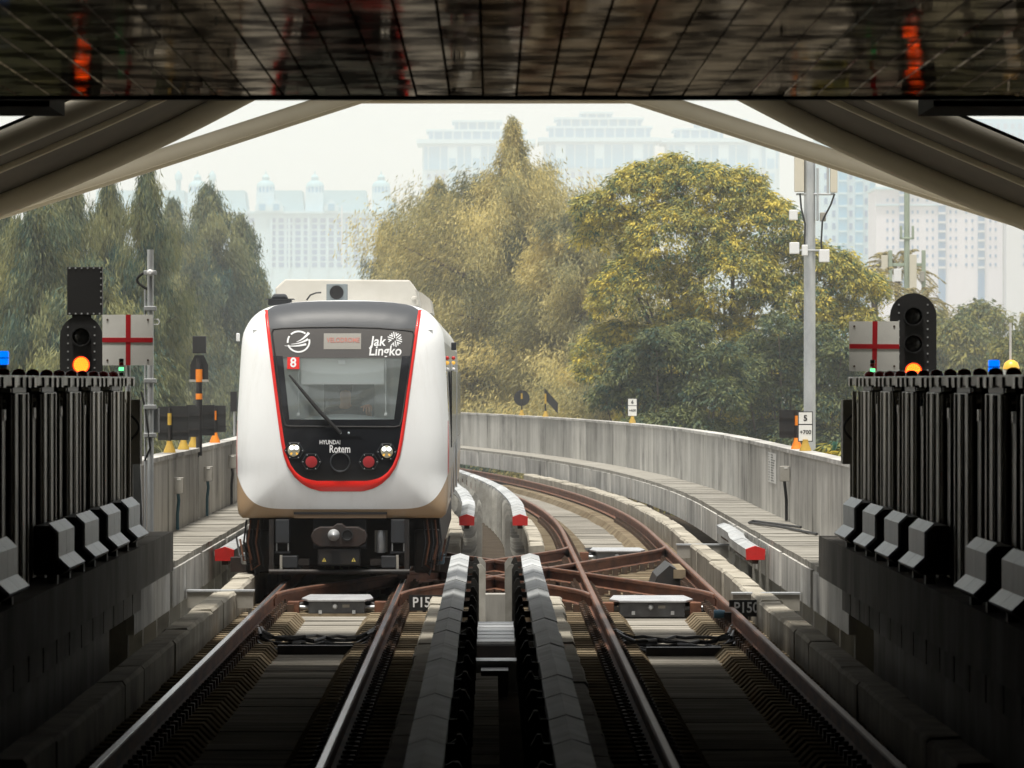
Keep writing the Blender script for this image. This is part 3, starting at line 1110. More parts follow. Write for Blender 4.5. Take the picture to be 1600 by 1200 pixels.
_half = [(810, 156), (806, 162), (790, 165), (740, 167), (690, 167.5), (640, 165.5), (590, 163), (559, 161.5), (535, 160), (521, 158), (507, 152), (494, 143), (486, 133), (481, 124), (477, 114), (471, 80), (468.5, 45), (467.5, 0)]
_oz = [(h / TS, CAMZ - (y - VY) / TS) for y, h in _half]
OUT = [(-x, z) for x, z in reversed(_oz)][:-1] if False else None
outline = [(x, z) for x, z in _oz] + [(-x, z) for x, z in reversed(_oz[:-1])]      # up the right side, down the left
CZT = 2.05


def _polar_table(n=1440):
    tab = []
    m = len(outline)
    for k in range(n):
        a = 2 * math.pi * k / n
        dx, dz = math.cos(a), math.sin(a)
        best = 9e9
        for i in range(m):
            x0, z0 = outline[i]
            x1, z1 = outline[(i + 1) % m]
            z0 -= CZT
            z1 -= CZT
            ex, ez = x1 - x0, z1 - z0
            den = dx * ez - dz * ex
            if abs(den) < 1e-12:
                continue
            t = (x0 * ez - z0 * ex) / den
            u = (x0 * dz - z0 * dx) / den
            if t > 0 and -1e-6 <= u <= 1 + 1e-6:
                best = min(best, t)
        tab.append(best)
    return tab


POL = _polar_table()


def lam(x, z):
    a = math.atan2(z - CZT, x) % (2 * math.pi)
    k = a / (2 * math.pi) * 1440
    i = int(k) % 1440
    t = k - int(k)
    r = POL[i] * (1 - t) + POL[(i + 1) % 1440] * t
    return math.hypot(x, z - CZT) / r


def yface(l, z):
    l = min(1.0, l)
    A = 0.10 + 0.30 * min(1.0, max(0.0, (z - 0.80) / 0.55)) ** 1.2
    return TD + 0.10 * l * l + A * (1 - math.sqrt(max(0.0, 1 - l ** 9))) + 0.10 * max(0.0, z - 1.5) ** 1.6


def yf(x, z, off=0.0):
    return yface(lam(x, z), z) - off


def face(px, py, off=0.0):
    x, z = lp(px, py)
    return (TX + x, yf(x, z, off), z)


def body_mat():
    m = bpy.data.materials.new('train_livery')
    m.use_nodes = True
    nt = m.node_tree
    b = nt.nodes['Principled BSDF']
    b.inputs['Roughness'].default_value = 0.32
    b.inputs['Coat Weight'].default_value = 0.35
    b.inputs['Coat Roughness'].default_value = 0.08
    geo = nt.nodes.new('ShaderNodeNewGeometry')
    sp = nt.nodes.new('ShaderNodeSeparateXYZ')
    nt.links.new(geo.outputs['Position'], sp.inputs[0])

    def mth(op, a, b_=None, c=None):
        n = nt.nodes.new('ShaderNodeMath')
        n.operation = op
        for i, v in enumerate((a, b_, c)):
            if v is None:
                continue
            if isinstance(v, (int, float)):
                n.inputs[i].default_value = v
            else:
                nt.links.new(v, n.inputs[i])
        return n.outputs[0]
    x = mth('ABSOLUTE', mth('SUBTRACT', sp.outputs['X'], TX))
    z = sp.outputs['Z']
    smile = mth('ADD', mth('MULTIPLY', mth('POWER', mth('DIVIDE', x, 1.325), 9.0), 0.47), 0.925)
    beige = mth('LESS_THAN', z, smile)
    red = mth('MULTIPLY', mth('MULTIPLY', mth('GREATER_THAN', x, 1.308), mth('LESS_THAN', z, 2.02)), mth('GREATER_THAN', z, 1.22))
    red = mth('MULTIPLY', red, mth('LESS_THAN', sp.outputs['Y'], TD + 0.66))
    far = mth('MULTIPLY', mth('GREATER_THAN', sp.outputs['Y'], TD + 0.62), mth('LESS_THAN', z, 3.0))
    n = nt.nodes.new('ShaderNodeTexNoise')
    n.inputs['Scale'].default_value = 2.2
    n.inputs['Detail'].default_value = 6
    nt.links.new(geo.outputs['Position'], n.inputs['Vector'])
    r_ = nt.nodes.new('ShaderNodeValToRGB')
    r_.color_ramp.elements[0].color = (0.78, 0.80, 0.81, 1)
    r_.color_ramp.elements[1].color = (0.83, 0.845, 0.85, 1)
    nt.links.new(n.outputs['Fac'], r_.inputs['Fac'])
    n5 = nt.nodes.new('ShaderNodeTexNoise')
    n5.inputs['Scale'].default_value = 1.0
    n5.inputs['Detail'].default_value = 9
    n5.inputs['Roughness'].default_value = 0.7
    sc5 = nt.nodes.new('ShaderNodeVectorMath')
    sc5.operation = 'MULTIPLY'
    sc5.inputs[1].default_value = (7.0, 7.0, 0.7)
    nt.links.new(geo.outputs['Position'], sc5.inputs[0])
    nt.links.new(sc5.outputs[0], n5.inputs['Vector'])
    film = mth('MULTIPLY', mth('MAXIMUM', mth('SUBTRACT', n5.outputs['Fac'], 0.5), 0.0), 0.7)
    mf = nt.nodes.new('ShaderNodeMix')
    mf.data_type = 'RGBA'
    nt.links.new(film, mf.inputs[0])
    nt.links.new(r_.outputs['Color'], mf.inputs[6])
    mf.inputs[7].default_value = (0.36, 0.32, 0.26, 1)
    cur = mf.outputs[2]
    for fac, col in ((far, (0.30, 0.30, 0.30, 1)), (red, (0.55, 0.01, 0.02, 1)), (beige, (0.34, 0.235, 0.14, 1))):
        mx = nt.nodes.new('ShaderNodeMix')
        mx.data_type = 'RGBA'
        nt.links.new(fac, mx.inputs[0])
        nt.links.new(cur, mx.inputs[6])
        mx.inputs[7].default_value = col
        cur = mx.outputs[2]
    nt.links.new(cur, b.inputs['Base Color'])
    return m


M['livery'] = body_mat()
M['mask'] = mat('cab_mask_black', (0.012, 0.013, 0.016), 0.22, coat=0.3)
M['cap'] = mat('cab_roof_cap_grey', (0.075, 0.08, 0.088), 0.42, spec=0.22, bump=0.10, bscale=(1.2, 1, 9))
M['header'] = mat('header_glass_grey', (0.075, 0.07, 0.066), 0.12, coat=0.5)
M['livery_red'] = mat('livery_red', (0.72, 0.018, 0.012), 0.35, coat=0.2)
M['rubber'] = mat('rubber_black', (0.01, 0.01, 0.011), 0.6)
M['tailred'] = mat('tail_lens_red', (0.35, 0.03, 0.035), 0.3)
M['headlens'] = mat('head_lens', (0.55, 0.52, 0.40), 0.2, 0.4)
M['headlit'] = mat('head_lamp_lit', (0.9, 0.95, 1.0), 0.3, emit=(0.9, 0.96, 1.0), estr=1.6)
M['ac'] = mat('roof_unit_cream', (0.58, 0.56, 0.51), 0.55, c2=(0.50, 0.48, 0.43), scale=(2, 2, 3), streak=0.15)
M['cabwall'] = mat('cab_wall_grey', (0.74, 0.78, 0.78), 0.7)
M['cabdark'] = mat('cab_desk_grey', (0.20, 0.23, 0.24), 0.6)
M['blind'] = mat('sun_blind_grey', (0.78, 0.81, 0.81), 0.7)
M['led'] = mat('destination_led', (0.40, 0.16, 0.13), 0.5, emit=(1.0, 0.16, 0.1), estr=0.05)
M['ledbox'] = mat('destination_box', (0.30, 0.29, 0.265), 0.3)
M['undergear'] = mat('undergear_black', (0.007, 0.007, 0.008), 0.6, c2=(0.020, 0.013, 0.009), scale=(4, 4, 4))
M['undergrey'] = mat('undergear_grey', (0.030, 0.034, 0.040), 0.5, c2=(0.022, 0.023, 0.026), scale=(4, 4, 4))
M['coupler'] = mat('coupler_iron', (0.04, 0.024, 0.019), 0.6, 0.2, c2=(0.02, 0.018, 0.018), scale=(5, 5, 5))
M['skin'] = mat('skin', (0.48, 0.27, 0.17), 0.55)
M['hair'] = mat('hair_black', (0.012, 0.01, 0.009), 0.6)
M['shirt'] = mat('shirt_dark', (0.06, 0.07, 0.08), 0.8)


def glass_mat():
    m = bpy.data.materials.new('windscreen_glass')
    m.use_nodes = True
    nt = m.node_tree
    nt.nodes.remove(nt.nodes['Principled BSDF'])
    out = nt.nodes['Material Output']
    tr = nt.nodes.new('ShaderNodeBsdfTransparent')
    tr.inputs['Color'].default_value = (0.92, 0.96, 0.96, 1)
    gl = nt.nodes.new('ShaderNodeBsdfGlossy')
    gl.inputs['Roughness'].default_value = 0.04
    gl.inputs['Color'].default_value = (0.9, 0.95, 0.95, 1)
    ms = nt.nodes.new('ShaderNodeMixShader')
    ms.inputs[0].default_value = 0.07
    nt.links.new(tr.outputs[0], ms.inputs[1])
    nt.links.new(gl.outputs[0], ms.inputs[2])
    # pale sky veil on the glass, put in as a diffuse colour
    veil = nt.nodes.new('ShaderNodeBsdfDiffuse')
    veil.inputs['Color'].default_value = (0.62, 0.68, 0.68, 1)
    m2 = nt.nodes.new('ShaderNodeMixShader')
    m2.inputs[0].default_value = 0.13
    nt.links.new(ms.outputs[0], m2.inputs[1])
    nt.links.new(veil.outputs[0], m2.inputs[2])
    nt.links.new(m2.outputs[0], out.inputs['Surface'])
    return m


M['glass'] = glass_mat()

train = thing('train', 'white red-striped light rail train with black cab front coming towards the station', 'train', (TX, TD, 0.0))


def interp(tab, y):
    if y <= tab[0][0]:
        return tab[0][1]
    for (y0, a), (y1, b_) in zip(tab, tab[1:]):
        if y <= y1:
            return a + (b_ - a) * (y - y0) / (y1 - y0)
    return tab[-1][1]


def interp2(tab, y):
    return interp(tab, y)


GL = [(559, 441.5), (655.5, 452.5)]          # left edge of the clear glass
def gl_l(y): return 441.5 + (y - 559) * (452.5 - 441.5) / 96.5
def gl_r(y): return 628.0 - (y - 559) * 12.0 / 96.5


# shell: body sides and the rounded front with an opening for the windscreen
nA = 160
angs = [2 * math.pi * k / nA for k in range(nA)]
lams = [1.0, 0.992, 0.975, 0.95, 0.92] + [0.88 - 0.04 * k for k in range(22)]
V, Fc = [], []
for l in lams:
    for a in angs:
        r = POL[int(round(a / (2 * math.pi) * 1440)) % 1440] * l
        x, z = r * math.cos(a), CZT + r * math.sin(a)
        V.append((TX + x, yface(l, z), z))
nL = len(lams)


def in_hole(p):
    px = 534.5 + (p[0] - TX) * TS
    py = VY - (p[2] - CAMZ) * TS
    return 553 < py < 662 and gl_l(py) - 5 < px < gl_r(py) + 5


for k in range(nL - 1):
    for i in range(nA):
        j = (i + 1) % nA
        q = (k * nA + i, k * nA + j, (k + 1) * nA + j, (k + 1) * nA + i)
        if not any(in_hole(V[v]) for v in q):
            Fc.append(q)
cap_mb = MB()
cap_mb.v, cap_mb.f = V, Fc
front = add('front_shell', cap_mb, M['livery'], train, smooth=True, fix=False)
side = MB()
rows = []
for D in (TD + 0.5, TD + 0.9, TD + 1.9, 80, 90, 97):
    rr_ = []
    for a in angs + [angs[0]]:
        r = POL[int(round(a / (2 * math.pi) * 1440)) % 1440]
        x, z = r * math.cos(a), CZT + r * math.sin(a)
        y = D if D > TD + 0.6 else yface(1.0, z)
        rr_.append((TX + x, max(y, D) if D > TD + 0.6 else y, z))
    rows.append(rr_)
side.grid(rows)
n_ = len(rows[0])
def _cabwin(f):
    ys = [side.v[i][1] for i in f]
    zs = [side.v[i][2] for i in f]
    return min(ys) > TD + 0.85 and max(ys) < TD + 1.95 and min(zs) > 1.9 and max(zs) < 2.8
side.f = [f for f in side.f if not _cabwin(f)]
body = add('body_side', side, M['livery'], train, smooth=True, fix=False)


def rowfill(name, ys, left, right, m, off, parent, nx=28):
    """panel on the front: for each photo row the left and right limits"""
    mb = MB()
    rows_ = []
    for y in ys:
        a, b_ = left(y), right(y)
        rows_.append([face(a + (b_ - a) * i / nx, y, off) for i in range(nx + 1)])
    mb.grid(rows_)
    return add(name, mb, m, parent, smooth=True, fix=False)


inner_l = [(483, 415.5), (520, 421), (580, 429), (640, 437), (690, 444.5), (712, 449), (727, 455), (738, 463), (745, 472), (749, 482), (751.5, 496)]
outer_l = [(483, 410.5), (520, 416), (580, 424), (640, 432), (690, 439), (712, 443.5), (730, 450), (745, 460), (756, 472), (763, 484), (767.5, 500)]
topw = [(469.2, 30), (470, 58), (471.5, 80), (474, 98), (477, 109), (481, 115.5), (483, 119)]
def in_l(y): return interp(inner_l, y)
def in_r(y): return 1069 - interp(inner_l, y)


mask = rowfill('mask_lower', [664 + (751.5 - 664) * (1 - (1 - i / 30) ** 1.7) for i in range(31)], in_l, in_r, M['mask'], 0.008, train)
rowfill('mask_side', smart(556, 664, 18), in_l, lambda y: gl_l(max(559, min(655.5, y))), M['mask'], 0.008, train, 8)
rowfill('mask_side', smart(556, 664, 18), lambda y: gl_r(max(559, min(655.5, y))), in_r, M['mask'], 0.008, train, 8)
rowfill('mask_sill', smart(655.5, 664, 3), lambda y: gl_l(655.5), lambda y: gl_r(655.5), M['mask'], 0.008, train)
rowfill('header_panel', smart(513, 559, 9), in_l, in_r, M['header'], 0.008, train)
rowfill('roof_cap', [469.4 + (513 - 469.4) * (i / 24) ** 1.25 for i in range(25)],
        lambda y: 534.5 - interp(topw, y) if y < 483 else in_l(y), lambda y: 534.5 + interp(topw, y) if y < 483 else in_r(y), M['cap'], 0.009, train, 40)

# red U-shaped band
ys_side = smart(483, 749, 44)
band = MB()
pts_o, pts_i = [], []
for k in range(45):
    u = k / 44
    yo = 483 + (767.5 - 483) * (1 - (1 - u) ** 1.6)
    yi = 483 + (751.5 - 483) * (1 - (1 - u) ** 1.6)
    pts_o.append((interp(outer_l, yo), yo))
    pts_i.append((interp(inner_l, yi), yi))
full_o = pts_o + [(pts_o[-1][0] + (534.5 - pts_o[-1][0]) * q / 6, 768) for q in range(1, 7)]
full_i = pts_i + [(pts_i[-1][0] + (534.5 - pts_i[-1][0]) * q / 6, 751.5) for q in range(1, 7)]
full_o = full_o + [(1069 - x, y) for x, y in reversed(full_o[:-1])]
full_i = full_i + [(1069 - x, y) for x, y in reversed(full_i[:-1])]
rows = []
for t_ in (0, 0.25, 0.5, 0.75, 1.0):
    rows.append([face(a[0] + (b_[0] - a[0]) * t_, a[1] + (b_[1] - a[1]) * t_, 0.010 + 0.012 * math.sin(math.pi * t_)) for a, b_ in zip(full_o, full_i)])
band.grid(rows)
add('red_band', band, M['livery_red'], train, smooth=True, fix=False)

# windscreen, its rubber frame line
rowfill('windscreen', smart(557.5, 657, 10), lambda y: gl_l(y) - 1.0, lambda y: gl_r(y) + 1.0, M['glass'], 0.002, train, 16)
fr = [(426, 514), (440, 512.5), (480, 511), (534, 510.5), (590, 512), (632, 515.5), (645, 517.5), (647, 523), (640, 575), (628, 655), (625, 665), (618, 667), (534, 666.5), (452, 666), (446, 664), (443, 655), (432, 575), (424, 520)]
dense = []
for (x0, y0), (x1, y1) in zip(fr, fr[1:] + fr[:1]):
    for q in range(6):
        dense.append((x0 + (x1 - x0) * q / 6, y0 + (y1 - y0) * q / 6))
add('windscreen_seal', MB().tube([face(x, y, 0.010) for x, y in dense + dense[:1]], 0.011, 6), M['rubber'], train, smooth=True)
add('seal_trim', MB().tube([face(x, y, 0.016) for x, y in [p for p in dense if p[1] > 600]], 0.004, 5), M['boxgrey'], train)

# lettering and emblems on the front
def dr(off):
    return lambda X, Z: yf(X - TX, Z, off)


fx, fz = lp(458, 567)
add('number_patch', MB().grid([[face(448.5 + 19 * i / 4, y, 0.013) for i in range(5)] for y in (558, 564, 570, 576.5)]), M['livery_red'], train, fix=False)
lettering('car_number', '8', 0.165, (TX + fx, 0, fz), M['white'], train, off=0.004, drape=dr(0.017), sx=0.95)
x, z = lp(594, 531.5)
lettering('sticker_text', 'Jak', 0.17, (TX + lp(590, 0)[0], 0, lp(0, 533.5)[1]), M['white'], train, off=0.003, drape=dr(0.014), shear=0.15, sx=0.92)
lettering('sticker_text', 'Lingko', 0.17, (TX + lp(601.5, 0)[0], 0, lp(0, 548.5)[1]), M['white'], train, off=0.003, drape=dr(0.014), shear=0.12, sx=0.90)
lettering('maker_text', 'HYUNDAI', 0.075, (TX + lp(516, 0)[0], 0, lp(0, 691.3)[1]), M['white'], train, off=0.001, drape=dr(0.014), sx=0.78)
lettering('maker_text', 'Rotem', 0.135, (TX + lp(531.5, 0)[0], 0, lp(0, 702)[1]), M['white'], train, off=0.002, drape=dr(0.014), sx=0.72)


def strokes(name, polys, m, off):
    mb = MB()
    for p in polys:
        b = len(mb.v)
        mb.v += [face(x, y, off) for x, y in p]
        mb.f.append(tuple(range(b, b + len(p))))
    return add(name, mb, m, train, fix=False)


def taper(p0, p1, p2, w0, w1, n=8):
    """curved tapering stroke through three photo points"""
    L, Rr = [], []
    for i in range(n + 1):
        t = i / n
        x = (1 - t) ** 2 * p0[0] + 2 * t * (1 - t) * p1[0] + t * t * p2[0]
        y = (1 - t) ** 2 * p0[1] + 2 * t * (1 - t) * p1[1] + t * t * p2[1]
        dx = 2 * (1 - t) * (p1[0] - p0[0]) + 2 * t * (p2[0] - p1[0])
        dy = 2 * (1 - t) * (p1[1] - p0[1]) + 2 * t * (p2[1] - p1[1])
        d = math.hypot(dx, dy) or 1
        w_ = (w0 + (w1 - w0) * t) / 2
        L.append((x - dy / d * w_, y + dx / d * w_))
        Rr.append((x + dy / d * w_, y - dx / d * w_))
    return [[L[i], L[i + 1], Rr[i + 1], Rr[i]] for i in range(n)]


# ring emblem with three swooshes
ring = []
for k in range(56):
    a0, a1 = 2 * math.pi * k / 56, 2 * math.pi * (k + 1) / 56
    if 3.60 < a0 < 3.85 or 5.35 < a0 < 5.95 or 2.75 < a0 < 2.98:
        continue
    cxx, cyy = 466.0, 533.6
    ring.append([(cxx + math.cos(a0) * 18.4, cyy + math.sin(a0) * 17.4), (cxx + math.cos(a1) * 18.4, cyy + math.sin(a1) * 17.4),
                 (cxx + math.cos(a1) * 15.7, cyy + math.sin(a1) * 14.8), (cxx + math.cos(a0) * 15.7, cyy + math.sin(a0) * 14.8)])
em = ring + taper((444, 540), (462, 542), (478, 537.5), 0.5, 3.6) + taper((454, 537.5), (470, 537), (481, 529.5), 0.5, 3.6) + taper((463, 534), (474, 530), (482, 519.5), 0.7, 4.4)
strokes('operator_emblem', em, M['white'], 0.014)
# radiating leaf emblem beside the sticker text
rad = []
for k in range(6):
    a = math.radians(k * 60 + 20)
    for q in (-1, 0, 1):
        for rr0 in (0,):
            ca, sa = math.cos(a), math.sin(a)
            s0, s1 = 2.2 + abs(q) * 2.2, 12.0 - abs(q) * 1.6
            ox, oy = -sa * q * 3.3, ca * q * 3.3
            rad.append([(617 + ca * s0 + ox - sa * 0.8, 530 + sa * s0 + oy + ca * 0.8), (617 + ca * s1 + ox - sa * 0.8, 530 + sa * s1 + oy + ca * 0.8),
                        (617 + ca * s1 + ox + sa * 0.8, 530 + sa * s1 + oy - ca * 0.8), (617 + ca * s0 + ox + sa * 0.8, 530 + sa * s0 + oy - ca * 0.8)])
rad = [[p for p in q] for q in rad if all(not (p[0] < 609 and p[1] > 536) for p in q)]
strokes('sticker_emblem', rad, M['white'], 0.014)

# destination display
add('destination_box', MB().grid([[face(505.5 + 58.5 * i / 8, y, 0.012) for i in range(9)] for y in smart(520.5, 545.5, 5)]), M['ledbox'], train, fix=False)
lettering('destination_text', 'VELODROME', 0.085, (TX + lp(536, 0)[0], 0, lp(0, 531.5)[1]), M['led'], train, off=0.001, drape=dr(0.016), sx=0.82)

# lamps
for px, py, kind in ((460, 704, 'h'), (604.5, 706, 'h'), (487, 721.5, 't'), (576.5, 721.5, 't')):
    lx, lz = lp(px, py)
    hexr = 16.0
    mb = MB()
    b = len(mb.v)
    pts = [face(px + hexr * math.cos(math.radians(60 * k)), py + hexr * 0.93 * math.sin(math.radians(60 * k)), 0.010) for k in range(6)]
    pts2 = [face(px + hexr * 0.9 * math.cos(math.radians(60 * k)), py + hexr * 0.84 * math.sin(math.radians(60 * k)), 0.024) for k in range(6)]
    mb.v = pts + pts2
    mb.f = [tuple(range(6, 12))] + [(k, (k + 1) % 6, 6 + (k + 1) % 6, 6 + k) for k in range(6)]
    lamp = add('headlight' if kind == 'h' else 'tail_light', mb, M['mask'], train)
    hexo = [face(px + hexr * 0.97 * math.cos(math.radians(60 * k)), py + hexr * 0.90 * math.sin(math.radians(60 * k)), 0.020) for k in range(7)]
    add('hexagon_rim', MB().tube(hexo, 0.0045, 5), M['undergrey'], lamp)
    yc = yf(lx, lz, 0.02)
    rr_ = 0.080 if kind == 'h' else 0.074
    add('lens', MB().lathe((TX + lx, yc, lz), [(rr_, 0.0), (rr_ * 0.97, 0.006), (rr_ * 0.7, 0.010), (rr_ * 0.2, 0.012)], 20, 'y'), M['headlens'] if kind == 'h' else M['tailred'], lamp, smooth=True)
    if kind == 'h':
        for s_ in (-1, 1):
            add('lit_element', MB().lathe((TX + lx + s_ * 0.030, yc - 0.006, lz + 0.035), [(0.028, 0.0), (0.026, 0.012), (0.012, 0.018)], 12, 'y'), M['headlit'], lamp, smooth=True)
        for q in range(6):
            aa = math.radians(200 + q * 28)
            add('lens_cell', MB().lathe((TX + lx + 0.05 * math.cos(aa), yc - 0.006, lz + 0.05 * math.sin(aa)), [(0.018, 0.0), (0.015, 0.010)], 8, 'y'), M['amber'] if q % 3 == 1 else M['headlens'], lamp)
    for k in range(6):
        q = face(px + 13.2 * math.cos(math.radians(60 * k)), py + 12.3 * math.sin(math.radians(60 * k)), 0.027)
        add('bolt', MB().box(q[0] - 0.006, q[0] + 0.006, q[1] - 0.004, q[1] + 0.006, q[2] - 0.006, q[2] + 0.006), M['galv'], lamp)
lx, lz = lp(532, 722)
add('coupling_socket', MB().lathe((TX + lx, yf(lx, lz, 0.0), lz), [(0.125, 0.0), (0.128, 0.02), (0.118, 0.028), (0.108, 0.012), (0.106, -0.03)], 28, 'y'), M['undergrey'], train, smooth=True)
# wiper
wp = add('wiper', MB().tube([face(452, 586, 0.05), face(478, 617, 0.06), face(500, 643, 0.06), face(533, 677, 0.045)], [0.012, 0.022, 0.026, 0.02], 8), M['rubber'], train, smooth=True)
add('wiper_pod', MB().grid([[face(519 + 46 * i / 8, y, 0.02) for i in range(9)] for y in (671, 676, 682)]), M['mask'], wp, fix=False)
for px in (532.5, 545.5):
    q = face(px, 676.5, 0.035)
    add('wiper_pivot', MB().lathe(q, [(0.014, 0), (0.015, 0.015), (0.006, 0.025)], 10, 'y'), M['galv'], wp)

# cab interior
cab = MB()
x0, x1 = TX - 1.12, TX + 1.12
yb = TD + 2.1
for xs_ in (x0, x1):
    for y0_, y1_, z0_, z1_ in ((TD + 0.45, yb, 1.2, 1.92), (TD + 0.45, yb, 2.78, 3.15), (TD + 0.45, TD + 0.92, 1.92, 2.78), (TD + 1.88, yb, 1.92, 2.78)):
        cab.quad((xs_, y0_, z0_), (xs_, y1_, z0_), (xs_, y1_, z1_), (xs_, y0_, z1_))
    sgn = -1 if xs_ < TX else 1
    add('cab_side_window', MB().quad((TX + sgn * 1.31, TD + 0.9, 1.88), (TX + sgn * 1.31, TD + 1.9, 1.88), (TX + sgn * 1.275, TD + 1.9, 2.82), (TX + sgn * 1.275, TD + 0.9, 2.82)), M['glass'], train, fix=False)
cab.quad((x0, yb, 1.2), (x1, yb, 1.2), (x1, yb, 3.15), (x0, yb, 3.15))
cab.quad((x0, TD + 0.4, 3.15), (x1, TD + 0.4, 3.15), (x1, yb, 3.15), (x0, yb, 3.15))
cab.quad((x0, TD + 0.4, 1.2), (x1, TD + 0.4, 1.2), (x1, yb, 1.2), (x0, yb, 1.2))
cabo = add('cab_lining', cab, M['cabwall'], train, fix=False)
add('cab_door', MB().box(TX - 0.28, TX + 0.36, yb - 0.05, yb - 0.01, 1.22, 2.75), M['cabdark'], cabo)
for dx in (-0.50, 0.58):
    add('door_post', MB().box(TX + dx - 0.02, TX + dx + 0.02, yb - 0.06, yb - 0.015, 1.22, 3.1), M['white'], cabo)
desk = add('control_desk', MB().grid([[(TX - 1.1 + 2.2 * i / 20, TD + 0.30, 1.95 + 0.0 * i) for i in range(21)],
                                      [(TX - 1.1 + 2.2 * i / 20, TD + 0.42, 2.02 + 0.085 * math.exp(-((i - 10) / 5.0) ** 2)) for i in range(21)],
                                      [(TX - 1.1 + 2.2 * i / 20, TD + 0.85, 2.02 + 0.06 * math.exp(-((i - 10) / 5.0) ** 2)) for i in range(21)]]), M['cabdark'], train, smooth=True, fix=False)
xa, zb = lp(470, 597)
xb, _ = lp(600, 597)
add('sun_blind', MB().box(TX + xa, TX + xb, TD + 0.30, TD + 0.315, zb, 2.86), M['blind'], train)
add('blind_rail', MB().box(TX + xa, TX + xb, TD + 0.285, TD + 0.325, zb - 0.028, zb + 0.004), M['white'], train)
for px in (465.5, 602.5):
    xr, z0 = lp(px, 645)
    _, z1 = lp(px, 560)
    add('blind_guide', MB().tube([(TX + xr, TD + 0.29, z0), (TX + xr, TD + 0.29, z1)], 0.008, 8), M['galv'], train)
    add('guide_foot', MB().box(TX + xr - 0.018, TX + xr + 0.018, TD + 0.27, TD + 0.31, z0 - 0.035, z0), M['white'], train)
q = lp(534, 565)
add('cab_camera', MB().box(TX + q[0] - 0.045, TX + q[0] + 0.045, TD + 0.22, TD + 0.28, q[1] - 0.03, q[1] + 0.025), M['white'], train, bevel=0.01)

# roof equipment
def zat(py, D):
    return CAMZ - (py - VY) * D / FPX


def xat(px, D):
    return (px - VX) * D / FPX


D = 73.6
ac = [(xat(432, D), zat(478, D)), (xat(655, D), zat(478, D)), (xat(650, D), zat(452, D)), (xat(640, D), zat(437.5, D)), (xat(446, D), zat(436, D)), (xat(430, D), zat(450, D))]
add('air_conditioner', MB().prism_y(ac, D, D + 2.8), M['ac'], train, bevel=0.02)
add('roof_fairing', MB().prism_y([(xat(640, D), zat(485, D)), (xat(672, D), zat(485, D)), (xat(668, D), zat(462, D)), (xat(655, D), zat(452, D)), (xat(645, D), zat(448, D))], D + 2.9, D + 6), M['ac'], train)
D = 72.2
hb = add('roof_speaker', MB().box(xat(510, D), xat(542.5, D), D, D + 0.3, zat(470, D), zat(443.5, D)), M['cabdark'], train, bevel=0.008)
add('speaker_horn', MB().lathe((xat(526, D), D - 0.001, zat(457, D)), [(0.085, 0.0), (0.088, 0.012), (0.06, 0.006), (0.02, 0.004)], 20, 'y'), M['rubber'], hb)
add('roof_cable', MB().tube([(xat(479, D), D, zat(469, D)), (xat(485, D), D, zat(461, D)), (xat(494, D), D, zat(457.5, D)), (xat(502, D), D, zat(457, D))], 0.012, 6), M['cable'], train, smooth=True)
an = add('roof_antenna', MB().box(xat(419, D), xat(455, D), D, D + 0.35, zat(477, D), zat(468, D)), M['undergrey'], train)
add('antenna_flange', MB().box(xat(415, D), xat(459, D), D - 0.04, D + 0.4, zat(468, D), zat(466.6, D)), M['undergrey'], an)
add('antenna_dome', MB().prism_y([(xat(423, D), zat(466.5, D)), (xat(450, D), zat(466.5, D)), (xat(446, D), zat(459, D)), (xat(428, D), zat(459, D))], D, D + 0.3), M['cap'], an, bevel=0.02)
q = (xat(647, D), D, zat(468, D))
add('roof_lamp', MB().lathe(q, [(0.03, -0.06), (0.03, 0.0), (0.045, 0.005), (0.04, 0.03), (0.01, 0.045)], 12), M['ac'], train, smooth=True)

# side fittings seen past the right edge and left edge
for px, py, wdt, hgt, mm, D in ((371.5, 527, 5, 13, 'white', 71.3), (709, 541, 8, 12, 'undergrey', 76.0)):
    add('side_camera', MB().box(xat(px - wdt / 2, D), xat(px + wdt / 2, D), D, D + 0.15, zat(py + hgt / 2, D), zat(py - hgt / 2, D)), M[mm], train, bevel=0.01)
for px, D in ((698.5, 71.6), (708.5, 79.0)):
    for py, mm in ((559.5, 'red'), (567, 'amber'), (577, 'white')):
        add('indicator_lamp', MB().lathe((xat(px, D), D, zat(py, D)), [(0.026, 0), (0.027, 0.02), (0.012, 0.035)], 10, 'y'), M[mm], train, smooth=True)
for px, D in ((703, 76), (707, 80), (711, 84)):
    add('grab_rail', MB().tube([(xat(px, D) + 0.02, D, 0.95), (xat(px, D) + 0.02, D, 2.75)], 0.014, 6), M['galv'], train)
add('side_window_band', MB().box(TX + 1.327, TX + 1.338, 74, 95, 1.65, 2.65), M['mask'], train)

# ---- coupler and underframe
def zb_(py): return CAMZ - (py - VY) / TS
def xb_(px): return TX + (px - 534.5) / TS


add('apron_slot', MB().box(xb_(460), xb_(604), TD + 0.085, TD + 0.30, zb_(810), zb_(804)), mat('apron_brown', (0.22, 0.15, 0.09), 0.5), train)
add('apron_slot_shadow_gap', MB().box(xb_(459), xb_(605), TD + 0.07, TD + 0.29, zb_(804), zb_(800.5)), M['rubber'], train)
cp = add('coupler_mount', MB().box(xb_(489), xb_(572), TD + 0.25, TD + 0.6, zb_(858), zb_(811)), M['undergrey'], train, bevel=0.01)
pr = [(xb_(486), zb_(838)), (xb_(490), zb_(828)), (xb_(500), zb_(823)), (xb_(520), zb_(823)), (xb_(527), zb_(818)), (xb_(535), zb_(818)), (xb_(541), zb_(823)), (xb_(560), zb_(823)), (xb_(571), zb_(829)), (xb_(575), zb_(838)), (xb_(572), zb_(848)), (xb_(560), zb_(855)), (xb_(500), zb_(855)), (xb_(489), zb_(848))]
